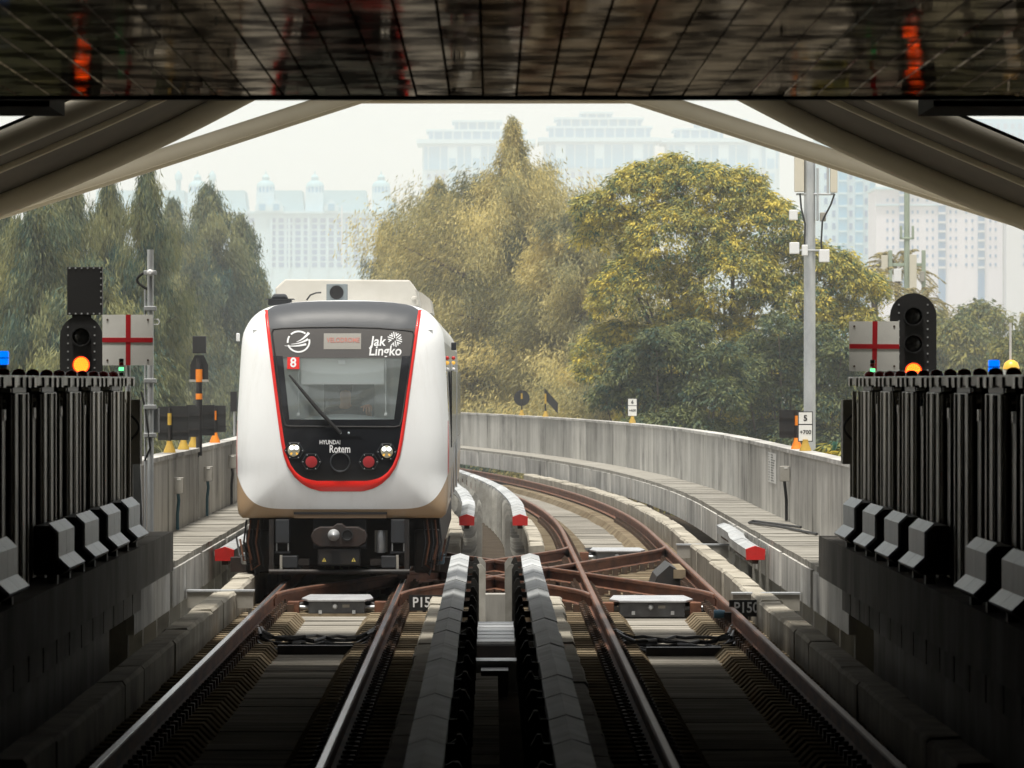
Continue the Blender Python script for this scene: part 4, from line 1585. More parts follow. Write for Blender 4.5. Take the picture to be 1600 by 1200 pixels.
add('coupler_head', MB().prism_y([(a, b_) for a, b_ in reversed(pr)], TD - 0.02, TD + 0.25), M['coupler'], cp, bevel=0.015)
add('coupler_cone', MB().lathe((xb_(522), TD - 0.02, zb_(836)), [(0.075, 0.0), (0.06, 0.05), (0.03, 0.11), (0.01, 0.13)], 18, 'y'), M['galv'], cp, smooth=True)
add('coupler_cup', MB().lathe((xb_(543), TD - 0.021, zb_(836)), [(0.075, 0.0), (0.078, 0.02), (0.06, 0.022), (0.055, 0.004), (0.05, 0.003)], 18, 'y'), M['rubber'], cp, smooth=True)
el = add('electric_coupler', MB().box(xb_(497), xb_(563), TD + 0.0, TD + 0.35, zb_(884), zb_(857)), M['undergear'], train, bevel=0.02)
for px in (507, 553):
    yy = TD - 0.003
    mbt = MB()
    mbt.v = [(xb_(px - 3.4), yy, zb_(877.5)), (xb_(px + 3.4), yy, zb_(877.5)), (xb_(px), yy, zb_(871.5))]
    mbt.f = [(0, 1, 2)]
    add('warning_triangle', mbt, mat('warning_yellow', (0.75, 0.6, 0.12), 0.5), el)
    add('warning_mark', MB().box(xb_(px) - 0.005, xb_(px) + 0.005, yy - 0.003, yy - 0.001, zb_(876.5), zb_(873.6)), M['ink'], el)
for px0, px1 in ((430, 452), (611, 633)):
    bx = add('buffer_beam_box', MB().box(xb_(px0), xb_(px1), TD + 0.12, TD + 0.5, zb_(849), zb_(812)), M['undergrey'], train, bevel=0.01)
    add('beam_bracket', MB().box(xb_(px0 - 1), xb_(px1 + 1), TD + 0.15, TD + 0.4, zb_(865), zb_(862.5)), M['undergrey'], bx)
    for e in (px0 + 2, px1 - 2):
        add('beam_stud', MB().box(xb_(e) - 0.008, xb_(e) + 0.008, TD + 0.17, TD + 0.19, zb_(862), zb_(849.5)), M['galv'], bx)
for px0, px1, s_ in ((441, 465, 1), (596, 619, -1)):
    mo = add('rail_guard_box', MB().box(xb_(px0), xb_(px1), TD + 0.10, TD + 0.45, zb_(888), zb_(869)), M['undergrey'], train, bevel=0.01)
    add('guard_stub', MB().box(xb_(px1 if s_ > 0 else px0 - 18), xb_(px1 + 18 if s_ > 0 else px0), TD + 0.16, TD + 0.36, zb_(884), zb_(874)), M['undergear'], mo)
    add('guard_plate', MB().box(xb_(px0 - 4 if s_ > 0 else px1), xb_(px0 if s_ > 0 else px1 + 4), TD + 0.12, TD + 0.34, zb_(890), zb_(868)), M['boxgrey'], mo)
add('air_cylinder', MB().lathe((xb_(595), TD + 0.3, zb_(865)), [(0.05, 0), (0.06, 0.02), (0.06, 0.2), (0.05, 0.24), (0.03, 0.28)], 14), M['galv'], train, smooth=True)
add('cylinder_bracket', MB().box(xb_(585), xb_(605), TD + 0.37, TD + 0.42, zb_(864), zb_(830)), M['boxgrey'], train)
add('obstacle_bar', MB().tube([(xb_(420), TD + 0.1, zb_(894)), (xb_(640), TD + 0.1, zb_(894))], 0.035, 10), M['undergear'], train, smooth=True)
for px in (424, 636):
    add('bar_hanger', MB().box(xb_(px) - 0.03, xb_(px) + 0.03, TD + 0.09, TD + 0.13, zb_(893), zb_(812)), M['undergear'], train)
add('underframe', MB().box(TX - 1.2, TX + 1.2, TD + 1.3, TD + 22, 0.28, 0.85), M['undergear'], train)
bog = add('bogie_frame', MB().box(TX - 1.05, TX + 1.05, TD + 0.75, TD + 1.2, 0.2, 0.8), M['undergear'], train, bevel=0.02)
for s_ in (-1, 1):
    whl = add('wheel', MB().lathe((TX + s_ * G, TD + 1.7, 0.35), [(0.33, -0.065), (0.35, -0.06), (0.345, 0.05), (0.32, 0.06)], 28, 'x'), M['rust'], bog, smooth=True)
    ax = add('axle_box', MB().box(TX + s_ * 1.05 - 0.16, TX + s_ * 1.05 + 0.16, TD + 0.55, TD + 0.95, 0.12, 0.66), M['undergear'], train, bevel=0.03)
    for q in range(5):
        zz = 0.15 + 0.1 * q
        xx = TX + s_ * (1.0 + 0.05 * q)
        add('hose', MB().tube([(xx, TD + 0.5, 0.78), (xx + s_ * 0.03, TD + 0.40, 0.5), (xx - s_ * 0.02, TD + 0.36, 0.20 + 0.03 * q), (xx + s_ * 0.08, TD + 0.38, 0.10 + 0.06 * q), (xx + s_ * 0.13, TD + 0.5, 0.42 + 0.04 * q)], 0.013, 6), M['rust'] if q % 2 else M['cable'], ax, smooth=True)
    add('side_shoe', MB().box(min(TX + s_ * 1.1, TX + s_ * 1.42), max(TX + s_ * 1.1, TX + s_ * 1.42), TD + 0.9, TD + 1.3, 0.12, 0.30), M['coupler'], ax)
    add('filter_bowl', MB().lathe((TX + s_ * 1.22, TD + 0.5, 0.30), [(0.035, -0.07), (0.05, -0.05), (0.05, 0.05), (0.03, 0.08)], 12), mat('filter_blue', (0.07, 0.14, 0.2), 0.35) if s_ > 0 else M['galv'], ax, smooth=True)

# ---- the driver behind the glass
def skin_body(name, verts, edges, radii, m, parent, root=0, sub=1):
    me_ = bpy.data.meshes.new(name)
    o_ = org(parent)
    me_.from_pydata([tuple(Vector(v) - o_) for v in verts], edges, [])
    ob = bpy.data.objects.new(name, me_)
    COL.objects.link(ob)
    ob.parent = parent
    md = ob.modifiers.new('skin', 'SKIN')
    md.use_smooth_shade = True
    sk = me_.skin_vertices[0].data
    for i, r_ in enumerate(radii):
        sk[i].radius = (r_, r_) if not isinstance(r_, tuple) else r_
        sk[i].use_root = (i == root)
    sb = ob.modifiers.new('sub', 'SUBSURF')
    sb.levels = sub
    sb.render_levels = sub
    me_.materials.append(m)
    return ob


hx, hz = TX + 0.02, 2.40
hy = TD + 0.98
drv = thing('person', 'driver in dark clothing seated behind the windscreen with one hand raised to the glass', 'person', (hx, hy, 1.2))
S = []
E = []
Rd = []


def jv(p, r_, par=None):
    S.append(p)
    Rd.append(r_)
    if par is not None:
        E.append((par, len(S) - 1))
    return len(S) - 1


pel = jv((hx, hy + 0.12, 1.60), 0.15)
wst = jv((hx, hy + 0.10, 1.80), 0.13, pel)
chs = jv((hx, hy + 0.06, 2.02), 0.15, wst)
nck = jv((hx, hy + 0.04, 2.19), 0.06, chs)
jaw = jv((hx, hy + 0.0, 2.29), 0.075, nck)
crn = jv((hx, hy + 0.01, 2.42), 0.085, jaw)
for s_ in (-1, 1):
    sh = jv((hx + s_ * 0.19, hy + 0.06, 2.09), 0.07, chs)
    if s_ > 0:
        el_ = jv((hx + 0.30, hy - 0.10, 1.98), 0.05, sh)
        wr = jv((hx + 0.30, hy - 0.36, 2.16), 0.032, el_)
        pm = jv((hx + 0.29, hy - 0.45, 2.205), 0.036, wr)
        for q, (dx, dz, ln) in enumerate(((-0.035, 0.0, 0.07), (-0.012, -0.01, 0.085), (0.012, -0.01, 0.08), (0.034, 0.0, 0.065))):
            f0 = jv((hx + 0.29 + dx, hy - 0.485, 2.205 + dz), 0.011, pm)
            f1_ = jv((hx + 0.29 + dx * 1.35, hy - 0.515, 2.185 + dz), 0.0095, f0)
            f2_ = jv((hx + 0.29 + dx * 1.5, hy - 0.525, 2.205 - ln + dz), 0.0075, f1_)
        th = jv((hx + 0.245, hy - 0.46, 2.20), 0.012, pm)
        jv((hx + 0.20, hy - 0.49, 2.185), 0.009, th)
    else:
        el_ = jv((hx - 0.28, hy - 0.06, 1.86), 0.05, sh)
        wr = jv((hx - 0.22, hy - 0.32, 1.95), 0.032, el_)
        jv((hx - 0.20, hy - 0.42, 1.96), 0.036, wr)
    hp = jv((hx + s_ * 0.10, hy + 0.08, 1.56), 0.09, pel)
    kn = jv((hx + s_ * 0.14, hy - 0.34, 1.58), 0.065, hp)
    jv((hx + s_ * 0.14, hy - 0.36, 1.24), 0.045, kn)
skin_body('body', S, E, Rd, M['skin'], drv, 0, 2)
nose = add('face_features', MB().prism_y([(hx - 0.014, 2.345), (hx + 0.014, 2.345), (hx + 0.006, 2.395), (hx - 0.006, 2.395)], hy - 0.095, hy - 0.05), M['skin'], drv)
for s_ in (-1, 1):
    add('eye', MB().lathe((hx + s_ * 0.03, hy - 0.066, 2.40), [(0.010, 0), (0.006, 0.006)], 8, 'y'), M['ink'], drv)
hairm = MB()
hairm.lathe((hx, hy + 0.015, 2.415), [(0.092, 0.0), (0.094, 0.03), (0.085, 0.06), (0.06, 0.085), (0.02, 0.097)], 18)
hairm.lathe((hx, hy + 0.05, 2.33), [(0.07, 0.0), (0.083, 0.05), (0.085, 0.09)], 14)
add('hair', hairm, M['hair'], drv, smooth=True)
SS = [(hx, hy + 0.12, 1.58), (hx, hy + 0.10, 1.80), (hx, hy + 0.06, 2.04), (hx - 0.20, hy + 0.06, 2.09), (hx + 0.20, hy + 0.06, 2.09), (hx + 0.30, hy - 0.09, 1.99), (hx - 0.28, hy - 0.06, 1.87)]
skin_body('shirt', SS, [(0, 1), (1, 2), (2, 3), (2, 4), (4, 5), (3, 6)], [0.20, 0.19, 0.205, 0.12, 0.12, 0.08, 0.08], M['shirt'], drv, 0, 2)
seat = add('driver_seat', MB().box(TX - 0.23, TX + 0.27, hy + 0.32, hy + 0.45, 1.3, 2.3), M['cabdark'], train, bevel=0.05)
add('seat_cushion', MB().box(TX - 0.24, TX + 0.28, hy - 0.15, hy + 0.32, 1.28, 1.46), M['cabdark'], seat, bevel=0.04)


# ================================================================== platform gates
ORD = ['first', 'second', 'third', 'fourth', 'fifth', 'sixth', 'seventh', 'eighth', 'ninth']


def gate_module(label, side, D, first):
    """one housing of the half-height platform gates, D is its near face"""
    t = thing('platform_gate', label, 'platform gate', (side * 3.64, D, 0.955), 'platform gates')
    def X(a, b_):
        return sorted((side * a, side * b_))
    a, b_ = X(3.50, 3.80)
    add('housing', MB().box(a, b_, D, D + 1.25, 0.957, 2.42), M['steel'], t, bevel=0.012)
    a, b_ = X(3.47, 3.83)
    add('header', MB().box(a, b_, D - 0.06, D + 2.66, 2.47, 2.55), M['steel'], t, bevel=0.006)
    a, b_ = X(3.52, 3.78)
    add('neck', MB().box(a, b_, D + 0.02, D + 1.2, 2.421, 2.469), M['blackmetal'], t)
    a, b_ = X(3.535, 3.62)
    dr_ = add('door_leaf', MB().box(a, b_, D + 1.26, D + 2.6, 0.99, 2.30), M['steel'], t)
    a, b_ = X(3.522, 3.533)
    add('door_glass', MB().box(a, b_, D + 1.36, D + 2.5, 1.35, 2.22), M['steel'], dr_)
    # near-end trim: bright corner strips, a rounded conduit, clamps and screws
    a, b_ = X(3.505, 3.522)
    add('corner_strip', MB().box(a, b_, D - 0.012, D - 0.001, 1.0, 2.40), M['steel_bright'], t)
    a, b_ = X(3.60, 3.612)
    add('edge_strip', MB().box(a, b_, D - 0.010, D - 0.001, 1.3 if first else 1.0, 2.36), M['steel_bright'], t)
    add('conduit', MB().tube([(side * 3.565, D - 0.022, 1.0), (side * 3.565, D - 0.022, 2.33)], 0.022, 10), M['steel'], t, smooth=True)
    add('conduit', MB().tube([(side * 3.66, D - 0.03, 1.02), (side * 3.66, D - 0.03, 2.38)], 0.03, 10), M['steel'], t, smooth=True)
    for zz in (2.36, 2.44):
        a, b_ = X(3.53, 3.60)
        add('clamp', MB().box(a, b_, D - 0.055, D - 0.002, zz - 0.014, zz + 0.014), M['steel_bright'], t)
    for xx, zz in ((3.535, 1.84), (3.615, 1.83), (3.545, 1.55)):
        add('screw', MB().lathe((side * xx, D - 0.022, zz), [(0.007, 0), (0.006, 0.006)], 8, 'y'), M['steel_bright'], t)
    for yy in (D + 0.1, D + 0.62, D + 1.15, D + 2.1):
        a, b_ = X(3.452, 3.469)
        add('header_clip', MB().box(a, b_, yy, yy + 0.22, 2.46, 2.535), M['steel'], t)
    # half-round mullions along the track side
    for yy, rr_ in ((D + 0.30, 0.022), (D + 0.55, 0.012), (D + 0.95, 0.02), (D + 1.45, 0.015), (D + 2.2, 0.022)):
        add('mullion', MB().tube([(side * 3.503, yy, 0.96 if yy < D + 1.2 else 1.0), (side * 3.503, yy, 2.41)], rr_, 8), M['steel_bright'] if rr_ < 0.014 else M['steel'], t, smooth=True)
    # door status domes
    for yy in (D + 0.35, D + 1.75):
        add('status_dome', MB().lathe((side * 3.62, yy, 2.551), [(0.055, 0.0), (0.055, 0.018), (0.042, 0.04), (0.015, 0.052)], 14), M['red_dome'], t, smooth=True)
    return t


for side, nm in ((-1, 'left'), (1, 'right')):
    for k in range(8):
        gate_module('%s steel platform gate from the track end of the %s platform' % (ORD[k], nm) if k else 'end steel platform gate of the %s platform, next to the signal' % nm,
                    side, 52.7 - k * 2.72, k == 0)

# end cabinet with its looped cable
for side, nm in ((-1, 'left'), (1, 'right')):
    t = thing('end_cabinet', 'narrow grey cabinet with a black looped cable at the end of the %s gates' % nm, 'cabinet', (side * 3.62, 55.4, 0.955))
    a, b_ = sorted((side * 3.42, side * 3.62))
    add('cabinet_body', MB().box(a, b_, 55.4, 55.7, 1.7, 2.33), M['boxgrey'], t, bevel=0.01)
    add('cabinet_post', MB().box(min(side * 3.50, side * 3.56), max(side * 3.50, side * 3.56), 55.5, 55.56, 0.957, 1.7), M['boxgrey'], t)
    lp_ = [(side * (3.52 - 0.09 * math.sin(math.pi * i / 12)), 55.33, 2.19 - 0.26 * i / 12) for i in range(13)]
    add('cable_loop', MB().tube(lp_, 0.013, 6), M['cable'], t, smooth=True)

# gap fillers along the platform edge
fill_D = (53.4, 50.6, 47.8, 45.0, 39.6, 36.8)
for side, nm in ((-1, 'left'), (1, 'right')):
    for k, D in enumerate(fill_D):
        lab = ('gap filler at the track end of the %s platform edge' % nm, 'second gap filler from the track end of the %s platform edge' % nm,
               'third gap filler from the track end of the %s platform edge' % nm, 'fourth gap filler of the %s platform edge, before the wider gap' % nm,
               'gap filler of the %s platform edge standing alone past the wider gap' % nm, 'nearest gap filler of the %s platform edge, cut by the frame' % nm)[k]
        t = thing('gap_filler', 'grey stepped metal ' + lab, 'gap filler', (side * 3.4, D, 0.955), 'gap fillers along the platform edges')
        x0 = 3.30
        L = 1.62
        for h in range(2):
            y0 = D - L + h * L / 2 + (0.006 if h else 0)
            y1 = D - L + (h + 1) * L / 2 - (0.0 if h else 0.006)
            # sheet: toe, riser, top
            pr = [(x0 - 0.085, 1.085), (x0, 1.165), (x0, 1.355), (x0 + 0.075, 1.425), (x0 + 0.075, 1.405), (x0 + 0.02, 1.345), (x0 + 0.02, 1.15), (x0 - 0.075, 1.065)]
            add('folded_sheet', MB().prism_y([(side * a, z) for a, z in pr], y0, y1), M['filler'], t)
        pr = [(x0 - 0.06, 1.062), (x0 + 0.018, 1.14), (x0 + 0.018, 1.343), (x0 + 0.08, 1.402), (x0 + 0.19, 1.402), (x0 + 0.19, 1.03), (x0 - 0.02, 1.03)]
        add('core', MB().prism_y([(side * a, z) for a, z in pr], D - L + 0.004, D - 0.004), M['blackmetal'], t)
        for yy in (D - L + 0.12, D - 0.22):
            a, b_ = sorted((side * (x0 + 0.02), side * (x0 + 0.10)))
            add('foot', MB().box(a, b_, yy, yy + 0.12, 0.957, 1.03), M['boxgrey'], t)

# rounded white end stanchions
for side, nm in ((-1, 'left'), (1, 'right')):
    D = 57.6
    x = side * (3.60 if side < 0 else 3.74)
    t = thing('end_stanchion', 'pale round-topped tapering stanchion at the end of the %s platform' % nm, 'stanchion', (x, D, ZW + 0.002))
    pr = [(x - 0.085, ZW + 0.002), (x + 0.085, ZW + 0.002), (x + 0.075, 0.957), (x + 0.055, 1.4), (x + 0.04, 1.78), (x + 0.028, 1.815), (x, 1.828), (x - 0.028, 1.815), (x - 0.04, 1.78), (x - 0.055, 1.4), (x - 0.075, 0.957)]
    add('post', MB().prism_y(pr, D, D + 0.05), M['galv'], t, bevel=0.01)

# ================================================================== signals and signs
def stud_ring(parent, pts, y):
    for px_, pz in pts:
        add('stud', MB().box(px_ - 0.008, px_ + 0.008, y - 0.008, y, pz - 0.008, pz + 0.008), M['galv'], parent)


def signal(label, cxp, D, top, bot, w_, lamps, lit, board=None):
    x = (cxp - VX) * D / FPX
    s_ = D / FPX
    t = thing('rail_signal', label, 'signal', (x, D, 0.955))
    zt, zb2 = zat(top, D), zat(bot, D)
    h = w_ * s_ / 2
    pr = [(x - h, zb2), (x + h, zb2), (x + h, zt - h)]
    for i in range(1, 12):
        a = math.pi * i / 12
        pr.append((x + h * math.cos(a), zt - h + h * math.sin(a)))
    pr.append((x - h, zt - h))
    add('backboard', MB().prism_y(pr, D, D + 0.04), M['black'], t)
    add('head_box', MB().box(x - h * 0.7, x + h * 0.7, D + 0.041, D + 0.3, zb2 + 0.02, zt - h), M['black'], t)
    add('post', MB().tube([(x, D + 0.15, 0.957), (x, D + 0.15, zb2 + 0.1)], 0.055, 12), M['galv'], t, smooth=True)
    for k, py in enumerate(lamps):
        z = zat(py, D)
        on = (k == lit)
        hd = add('hood', MB().lathe((x, D, z), [(0.098, 0.0), (0.10, 0.06), (0.092, 0.06), (0.09, 0.005)], 24, 'y'), M['black'], t, smooth=True)
        add('lamp', MB().lathe((x, D - 0.002, z), [(0.087, 0.0), (0.08, 0.012), (0.05, 0.022), (0.01, 0.026)], 24, 'y'), M['red_lamp'] if on else M['lens_dark'], t, smooth=True)
        if on:
            mb = MB()
            for rr_, n_ in ((0.0, 1), (0.018, 6), (0.036, 12), (0.054, 18), (0.069, 24)):
                for q in range(n_):
                    a = 2 * math.pi * q / n_ + rr_ * 20
                    cx_, cz_ = x + rr_ * math.cos(a), z + rr_ * math.sin(a)
                    mb.box(cx_ - 0.0042, cx_ + 0.0042, D - 0.045, D - 0.028, cz_ - 0.0042, cz_ + 0.0042)
            add('led_cluster', mb, M['red_lamp_core'], t)
    n_ = int((bot - top) / 11)
    stud_ring(t, [(x + e * h * 0.62, zt - 0.12 - k * 0.085) for k in range(n_) for e in (-1, 1)], D)
    if board:
        bx0, bx1, by0, by1 = board
        b_ = add('indicator_board', MB().box(xat(bx0, D), xat(bx1, D), D - 0.02, D + 0.12, zat(by1, D), zat(by0, D)), M['black'], t, bevel=0.005)
        stud_ring(b_, [(xat(bx0 + 4 + (bx1 - bx0 - 8) * q / 5, D), zat(yy, D)) for q in range(6) for yy in (by0 + 2, by1 - 2)], D - 0.02)
        stud_ring(b_, [(xat(bx1 - 2, D), zat(by0 + 8 + q * 10, D)) for q in range(6)], D - 0.02)
        add('board_bracket', MB().box(x - 0.1, x + 0.1, D + 0.05, D + 0.1, zt - 0.15, zat(by1, D)), M['black'], t)
    return t


signal('black railway signal showing red with a square black board above it, left platform end', 127, 59.2, 493, 592, 67, (526, 570), 1, (105, 160, 417, 492))
signal('black round-topped railway signal showing red at the end of the right platform', 1427, 59.2, 458, 596, 72.5, (494, 537, 580), 2)


def cross_sign(label, x0, x1, y0, y1, D, tilt):
    xc = xat((x0 + x1) / 2, D)
    zc = zat((y0 + y1) / 2, D)
    h = (x1 - x0) / 2 * D / FPX
    zf_ = ZW + 0.002 if abs(xc) < 3.98 else 0.955
    t = thing('cross_sign', label, 'sign', (xc, D, zf_), 'red cross signs')
    pl = add('plate', MB().box(xc - h, xc + h, D, D + 0.015, zc - h, zc + h), M['sign_white'], t)
    add('vertical_bar', MB().prism_y([(xc + 0.005 - 0.024 - tilt, zc - h), (xc + 0.005 + 0.024 - tilt, zc - h), (xc + 0.005 + 0.026 + tilt, zc + h), (xc + 0.005 - 0.026 + tilt, zc + h)], D - 0.003, D - 0.001), M['sign_red'], pl)
    add('horizontal_bar', MB().prism_y([(xc - h, zc - 0.024), (xc + h, zc - 0.024 - tilt), (xc + h, zc + 0.024 - tilt), (xc - h, zc + 0.024)], D - 0.0065, D - 0.004), M['sign_red'], pl)
    for a in (-0.8, 0.8):
        for b_ in (-0.8, 0.8):
            add('bolt', MB().lathe((xc + a * h, D, zc + b_ * h), [(0.011, 0), (0.009, 0.006)], 10, 'y'), M['fastener'], pl)
    add('post', MB().tube([(xc, D + 0.045, zf_), (xc, D + 0.045, zc + 0.1)], 0.028, 10), M['galv'], t, smooth=True)
    return t


cross_sign('white square sign with a red cross beside the left signal', 160, 239, 491.5, 571, 59.0, 0.001)
cross_sign('white square sign with a red cross left of the right signal', 1327, 1405, 502, 580, 59.0, 0.004)

# stack lights, beacons
for px, py, D, lab in ((189.5, 576, 56.2, 'small stack light with a green lamp below the left cross sign'), (1363.5, 578, 56.2, 'small stack light with a green lamp below the right cross sign')):
    x = xat(px, D)
    t = thing('stack_light', lab, 'stack light', (x, D, 0.957))
    z = zat(py, D)
    add('post', MB().tube([(x, D, 0.957), (x, D, z - 0.05)], 0.012, 8), M['galv'], t)
    for k, (mm, zz) in enumerate((('lens_dark', -0.05), ('green_lamp', -0.0), ('red_dome', 0.05), ('lens_dark', 0.085))):
        add('lamp_segment', MB().lathe((x, D, z + zz - 0.02), [(0.024, 0.0), (0.025, 0.002), (0.025, 0.032), (0.022, 0.034)], 12), M[mm], t, smooth=True)
for px, py, D, lab in ((1553, 573, 46.5, 'blue beacon on top of the right platform gates'), (5, 559, 46.5, 'blue beacon on top of the left platform gates at the picture edge')):
    x, z = xat(px, D), zat(py, D)
    t = thing('blue_beacon', lab, 'beacon', (x, D, 2.55))
    add('lens', MB().lathe((x, D, z - 0.055), [(0.044, 0.0), (0.047, 0.01), (0.047, 0.10), (0.042, 0.11)], 16), M['blue'], t, smooth=True)
    add('cap_band', MB().lathe((x, D, z - 0.006), [(0.049, 0.0), (0.049, 0.008)], 16), M['blackmetal'], t)
    add('stem', MB().lathe((x, D, 2.551), [(0.035, 0.0), (0.035, max(0.03, z - 0.056 - 2.551))], 12), M['steel'], t)
D = 60.2
x = xat(1580, D)
t = thing('amber_beacon', 'amber dome beacon with a thin white mast above the right platform gates', 'beacon', (x, D, 0.955))
zq = zat(577, D)
add('dome', MB().lathe((x, D, zq), [(0.088, 0.0), (0.088, 0.02), (0.07, 0.07), (0.025, 0.10)], 16), M['amber'], t, smooth=True)
add('base', MB().lathe((x - 0.02, D, 0.956), [(0.07, 0.0), (0.07, zq - 0.956)], 14), M['sign_white'], t)
add('mast', MB().tube([(x + 0.005, D + 0.15, 0.955), (x + 0.005, D + 0.15, zat(504, D))], 0.013, 8), M['white'], t)

# camera pole on the left
D = 59.8
x = xat(235, D)
t = thing('camera_pole', 'white steel pole with clamps and a looped cable at the left platform end', 'pole', (x, D, ZW + 0.002))
add('pole_tube', MB().tube([(x, D, ZW + 0.002), (x, D, zat(390, D))], 0.034, 16), M['galv'], t, smooth=True)
for py in (426, 482, 595, 636, 680):
    add('clamp', MB().box(x - 0.068, x + 0.062, D - 0.045, D + 0.045, zat(py + 3.5, D), zat(py - 3.5, D)), M['galv'], t, bevel=0.006)
add('dome_lamp', MB().lathe((x, D - 0.045, zat(426, D)), [(0.035, 0.0), (0.033, 0.02), (0.018, 0.035)], 14, 'y'), M['white'], t, smooth=True)
add('loop_cable', MB().tube([(x - 0.03 - 0.11 * math.sin(math.pi * i / 12), D, zat(423 + 29 * i / 12, D)) for i in range(13)], 0.014, 8), M['cable'], t, smooth=True)
add('side_conduit', MB().tube([(x - 0.055, D, zat(452, D)), (x - 0.055, D, zat(860, D))], 0.012, 8), M['galv'], t)
add('hook', MB().tube([(x + 0.03, D, zat(499, D)), (x + 0.08, D, zat(499, D)), (x + 0.095, D, zat(503, D)), (x + 0.08, D, zat(507, D)), (x + 0.03, D, zat(507, D))], 0.007, 6), M['white'], t)
add('pole_box', MB().box(x - 0.06, x + 0.085, D + 0.06, D + 0.15, zat(676, D), zat(638, D)), M['galv'], t)
add('lower_cable', MB().tube([(x - 0.10, D + 0.02, zat(612, D)), (x - 0.05, D - 0.03, zat(640, D)), (x + 0.0, D - 0.04, zat(700, D)), (x - 0.06, D, zat(720, D))], 0.012, 6), M['cable'], t, smooth=True)

# junction boxes on the parapets
def jbox(label, side, D, zc, pipe):
    x = side * (WALL - 0.07) + cx(D)
    t = thing('junction_box', label, 'junction box', (side * WALL + cx(D), D, zc - 0.2))
    add('box_body', MB().box(x - 0.075, x + 0.065, D - 0.12, D + 0.1, zc - 0.11, zc + 0.11), M['boxgrey'], t, bevel=0.008)
    add('box_label', MB().box(x - 0.02, x + 0.03, D - 0.124, D - 0.1205, zc + 0.075, zc + 0.095), M['sign_white'], t)
    pts = [(x - 0.01, D - 0.05, zc - 0.11), (x + 0.0, D - 0.04, zc - 0.2), (x + side * 0.02, D, zc - 0.38), (x + side * 0.02, D, ZW + 0.01)]
    add('conduit', MB().tube(pts, 0.022, 8), M[pipe], t, smooth=True)
    return t


jbox('grey junction box nearest the pole on the left parapet', -1, 77.0, 1.10, 'bluecable')
jbox('middle grey junction box with a teal conduit on the left parapet', -1, 85.0, 1.13, 'bluecable')
jbox('far white junction box on the left parapet close to the train', -1, 93.0, 1.2, 'cable')
jbox('grey junction box with black conduit on the right parapet', 1, 82.0, 1.18, 'cable')
D = 76.5
t = thing('loose_cable', 'black cable lying loose across the right walkway', 'cable', (3.9, D, ZW))
add('cable', MB().tube([(4.24, 78.0, ZW + 0.02), (3.75, 81.5, ZW + 0.02), (3.65, 80.6, ZW + 0.02), (3.95, 77.8, ZW + 0.03), (4.26, 74.5, ZW + 0.02)], 0.018, 8), M['cable'], t, smooth=True)

# notice plate on the right parapet
Dn = 83.8
xn = WALL + cx(Dn) - 0.012
t = thing('notice_plate', 'white printed notice plate on the right parapet wall', 'notice', (xn, Dn, 1.05))
Dn0, Dn1 = 85.6, 88.2
def wpt(D_, z):
    return (WALL + cx(D_) - 0.014, D_, z)
add('plate', MB().quad(wpt(Dn0, 0.96), wpt(Dn1, 0.96), wpt(Dn1, 1.42), wpt(Dn0, 1.42)), M['sign_white'], t, fix=False)
ink = MB()
rr_ = random.Random(4)
for k in range(11):
    z = 1.395 - k * 0.039
    D_ = Dn1 - 0.18
    for seg in range(2):
        Dq = D_ if seg == 0 else Dn1 - 0.95
        L = rr_.uniform(0.25, 0.5) if seg == 0 else rr_.uniform(0.6, 1.35)
        ends = Dq - L
        while Dq > ends:
            wl = rr_.uniform(0.06, 0.14)
            a, b_ = max(ends, Dq - wl), Dq
            ink.quad((WALL - 0.0165, a, z - 0.017), (WALL - 0.0165, b_, z - 0.017), (WALL - 0.0165, b_, z), (WALL - 0.0165, a, z))
            Dq -= wl + 0.05
add('print', ink, M['ink'], t, fix=False)

# boards and posts on the parapets
def on_wall(px, side):
    """distance at which the parapet top crosses photo column px"""
    best = None
    D = 60.0
    while D < (190 if side > 0 else 100):
        xw = side * (WALL + 0.1) + cx(D)
        p = VX + xw * FPX / D
        if best is None or abs(p - px) < best[0]:
            best = (abs(p - px), D, xw)
        D += 0.25
    return best[1], best[2]


ZT = 1.536
def cone_base(t, x, D, m, h=0.16):
    add('foot', MB().lathe((x, D, ZT), [(0.085, 0.0), (0.08, 0.03), (0.045, h * 0.7), (0.04, h)], 12), M[m], t, smooth=True)


def wall_board(label, px, side, w_, h, zoff, m, colr, rot=0, shape='box', xo=0.0, Dfix=None):
    D, x = on_wall(px, side)
    if Dfix:
        D = Dfix
        x = side * (WALL + 0.1) + cx(D)
    t = thing('wall_board', label, 'board', (x, D, ZT), 'boards on the parapets')
    cone_base(t, x, D, m)
    add('post', MB().tube([(x, D, ZT + 0.15), (x, D, ZT + zoff + h * 0.45)], 0.024, 10), M['blackmetal'], t, smooth=True)
    add('post_band', MB().tube([(x, D, ZT + zoff - h * 0.05), (x, D, ZT + zoff + h * 0.3)], 0.029, 10), M[m], t, smooth=True)
    if shape == 'box':
        add('panel', MB().box(x + xo - w_ / 2, x + xo + w_ / 2, D + 0.035, D + 0.07, ZT + zoff - h / 2, ZT + zoff + h / 2), M[colr], t)
        for q in (0.22, -0.25):
            add('batten', MB().box(x + xo - w_ / 2, x + xo + w_ / 2, D + 0.02, D + 0.034, ZT + zoff + q * h - 0.012, ZT + zoff + q * h + 0.012), M['blackmetal'], t)
    elif shape == 'disc':
        add('panel', MB().lathe((x, D + 0.06, ZT + zoff), [(w_ / 2, 0.0), (w_ / 2, 0.02)], 28, 'y'), M[colr], t)
    else:
        pr = [(x - 0.03, ZT + zoff + h * 0.5), (x + w_ * 0.75, ZT + zoff - h * 0.02), (x + w_ * 0.75, ZT + zoff - h * 0.40), (x - 0.03, ZT + zoff + h * 0.12)]
        add('panel', MB().prism_y(pr, D + 0.035, D + 0.06), M[colr], t)
    return t


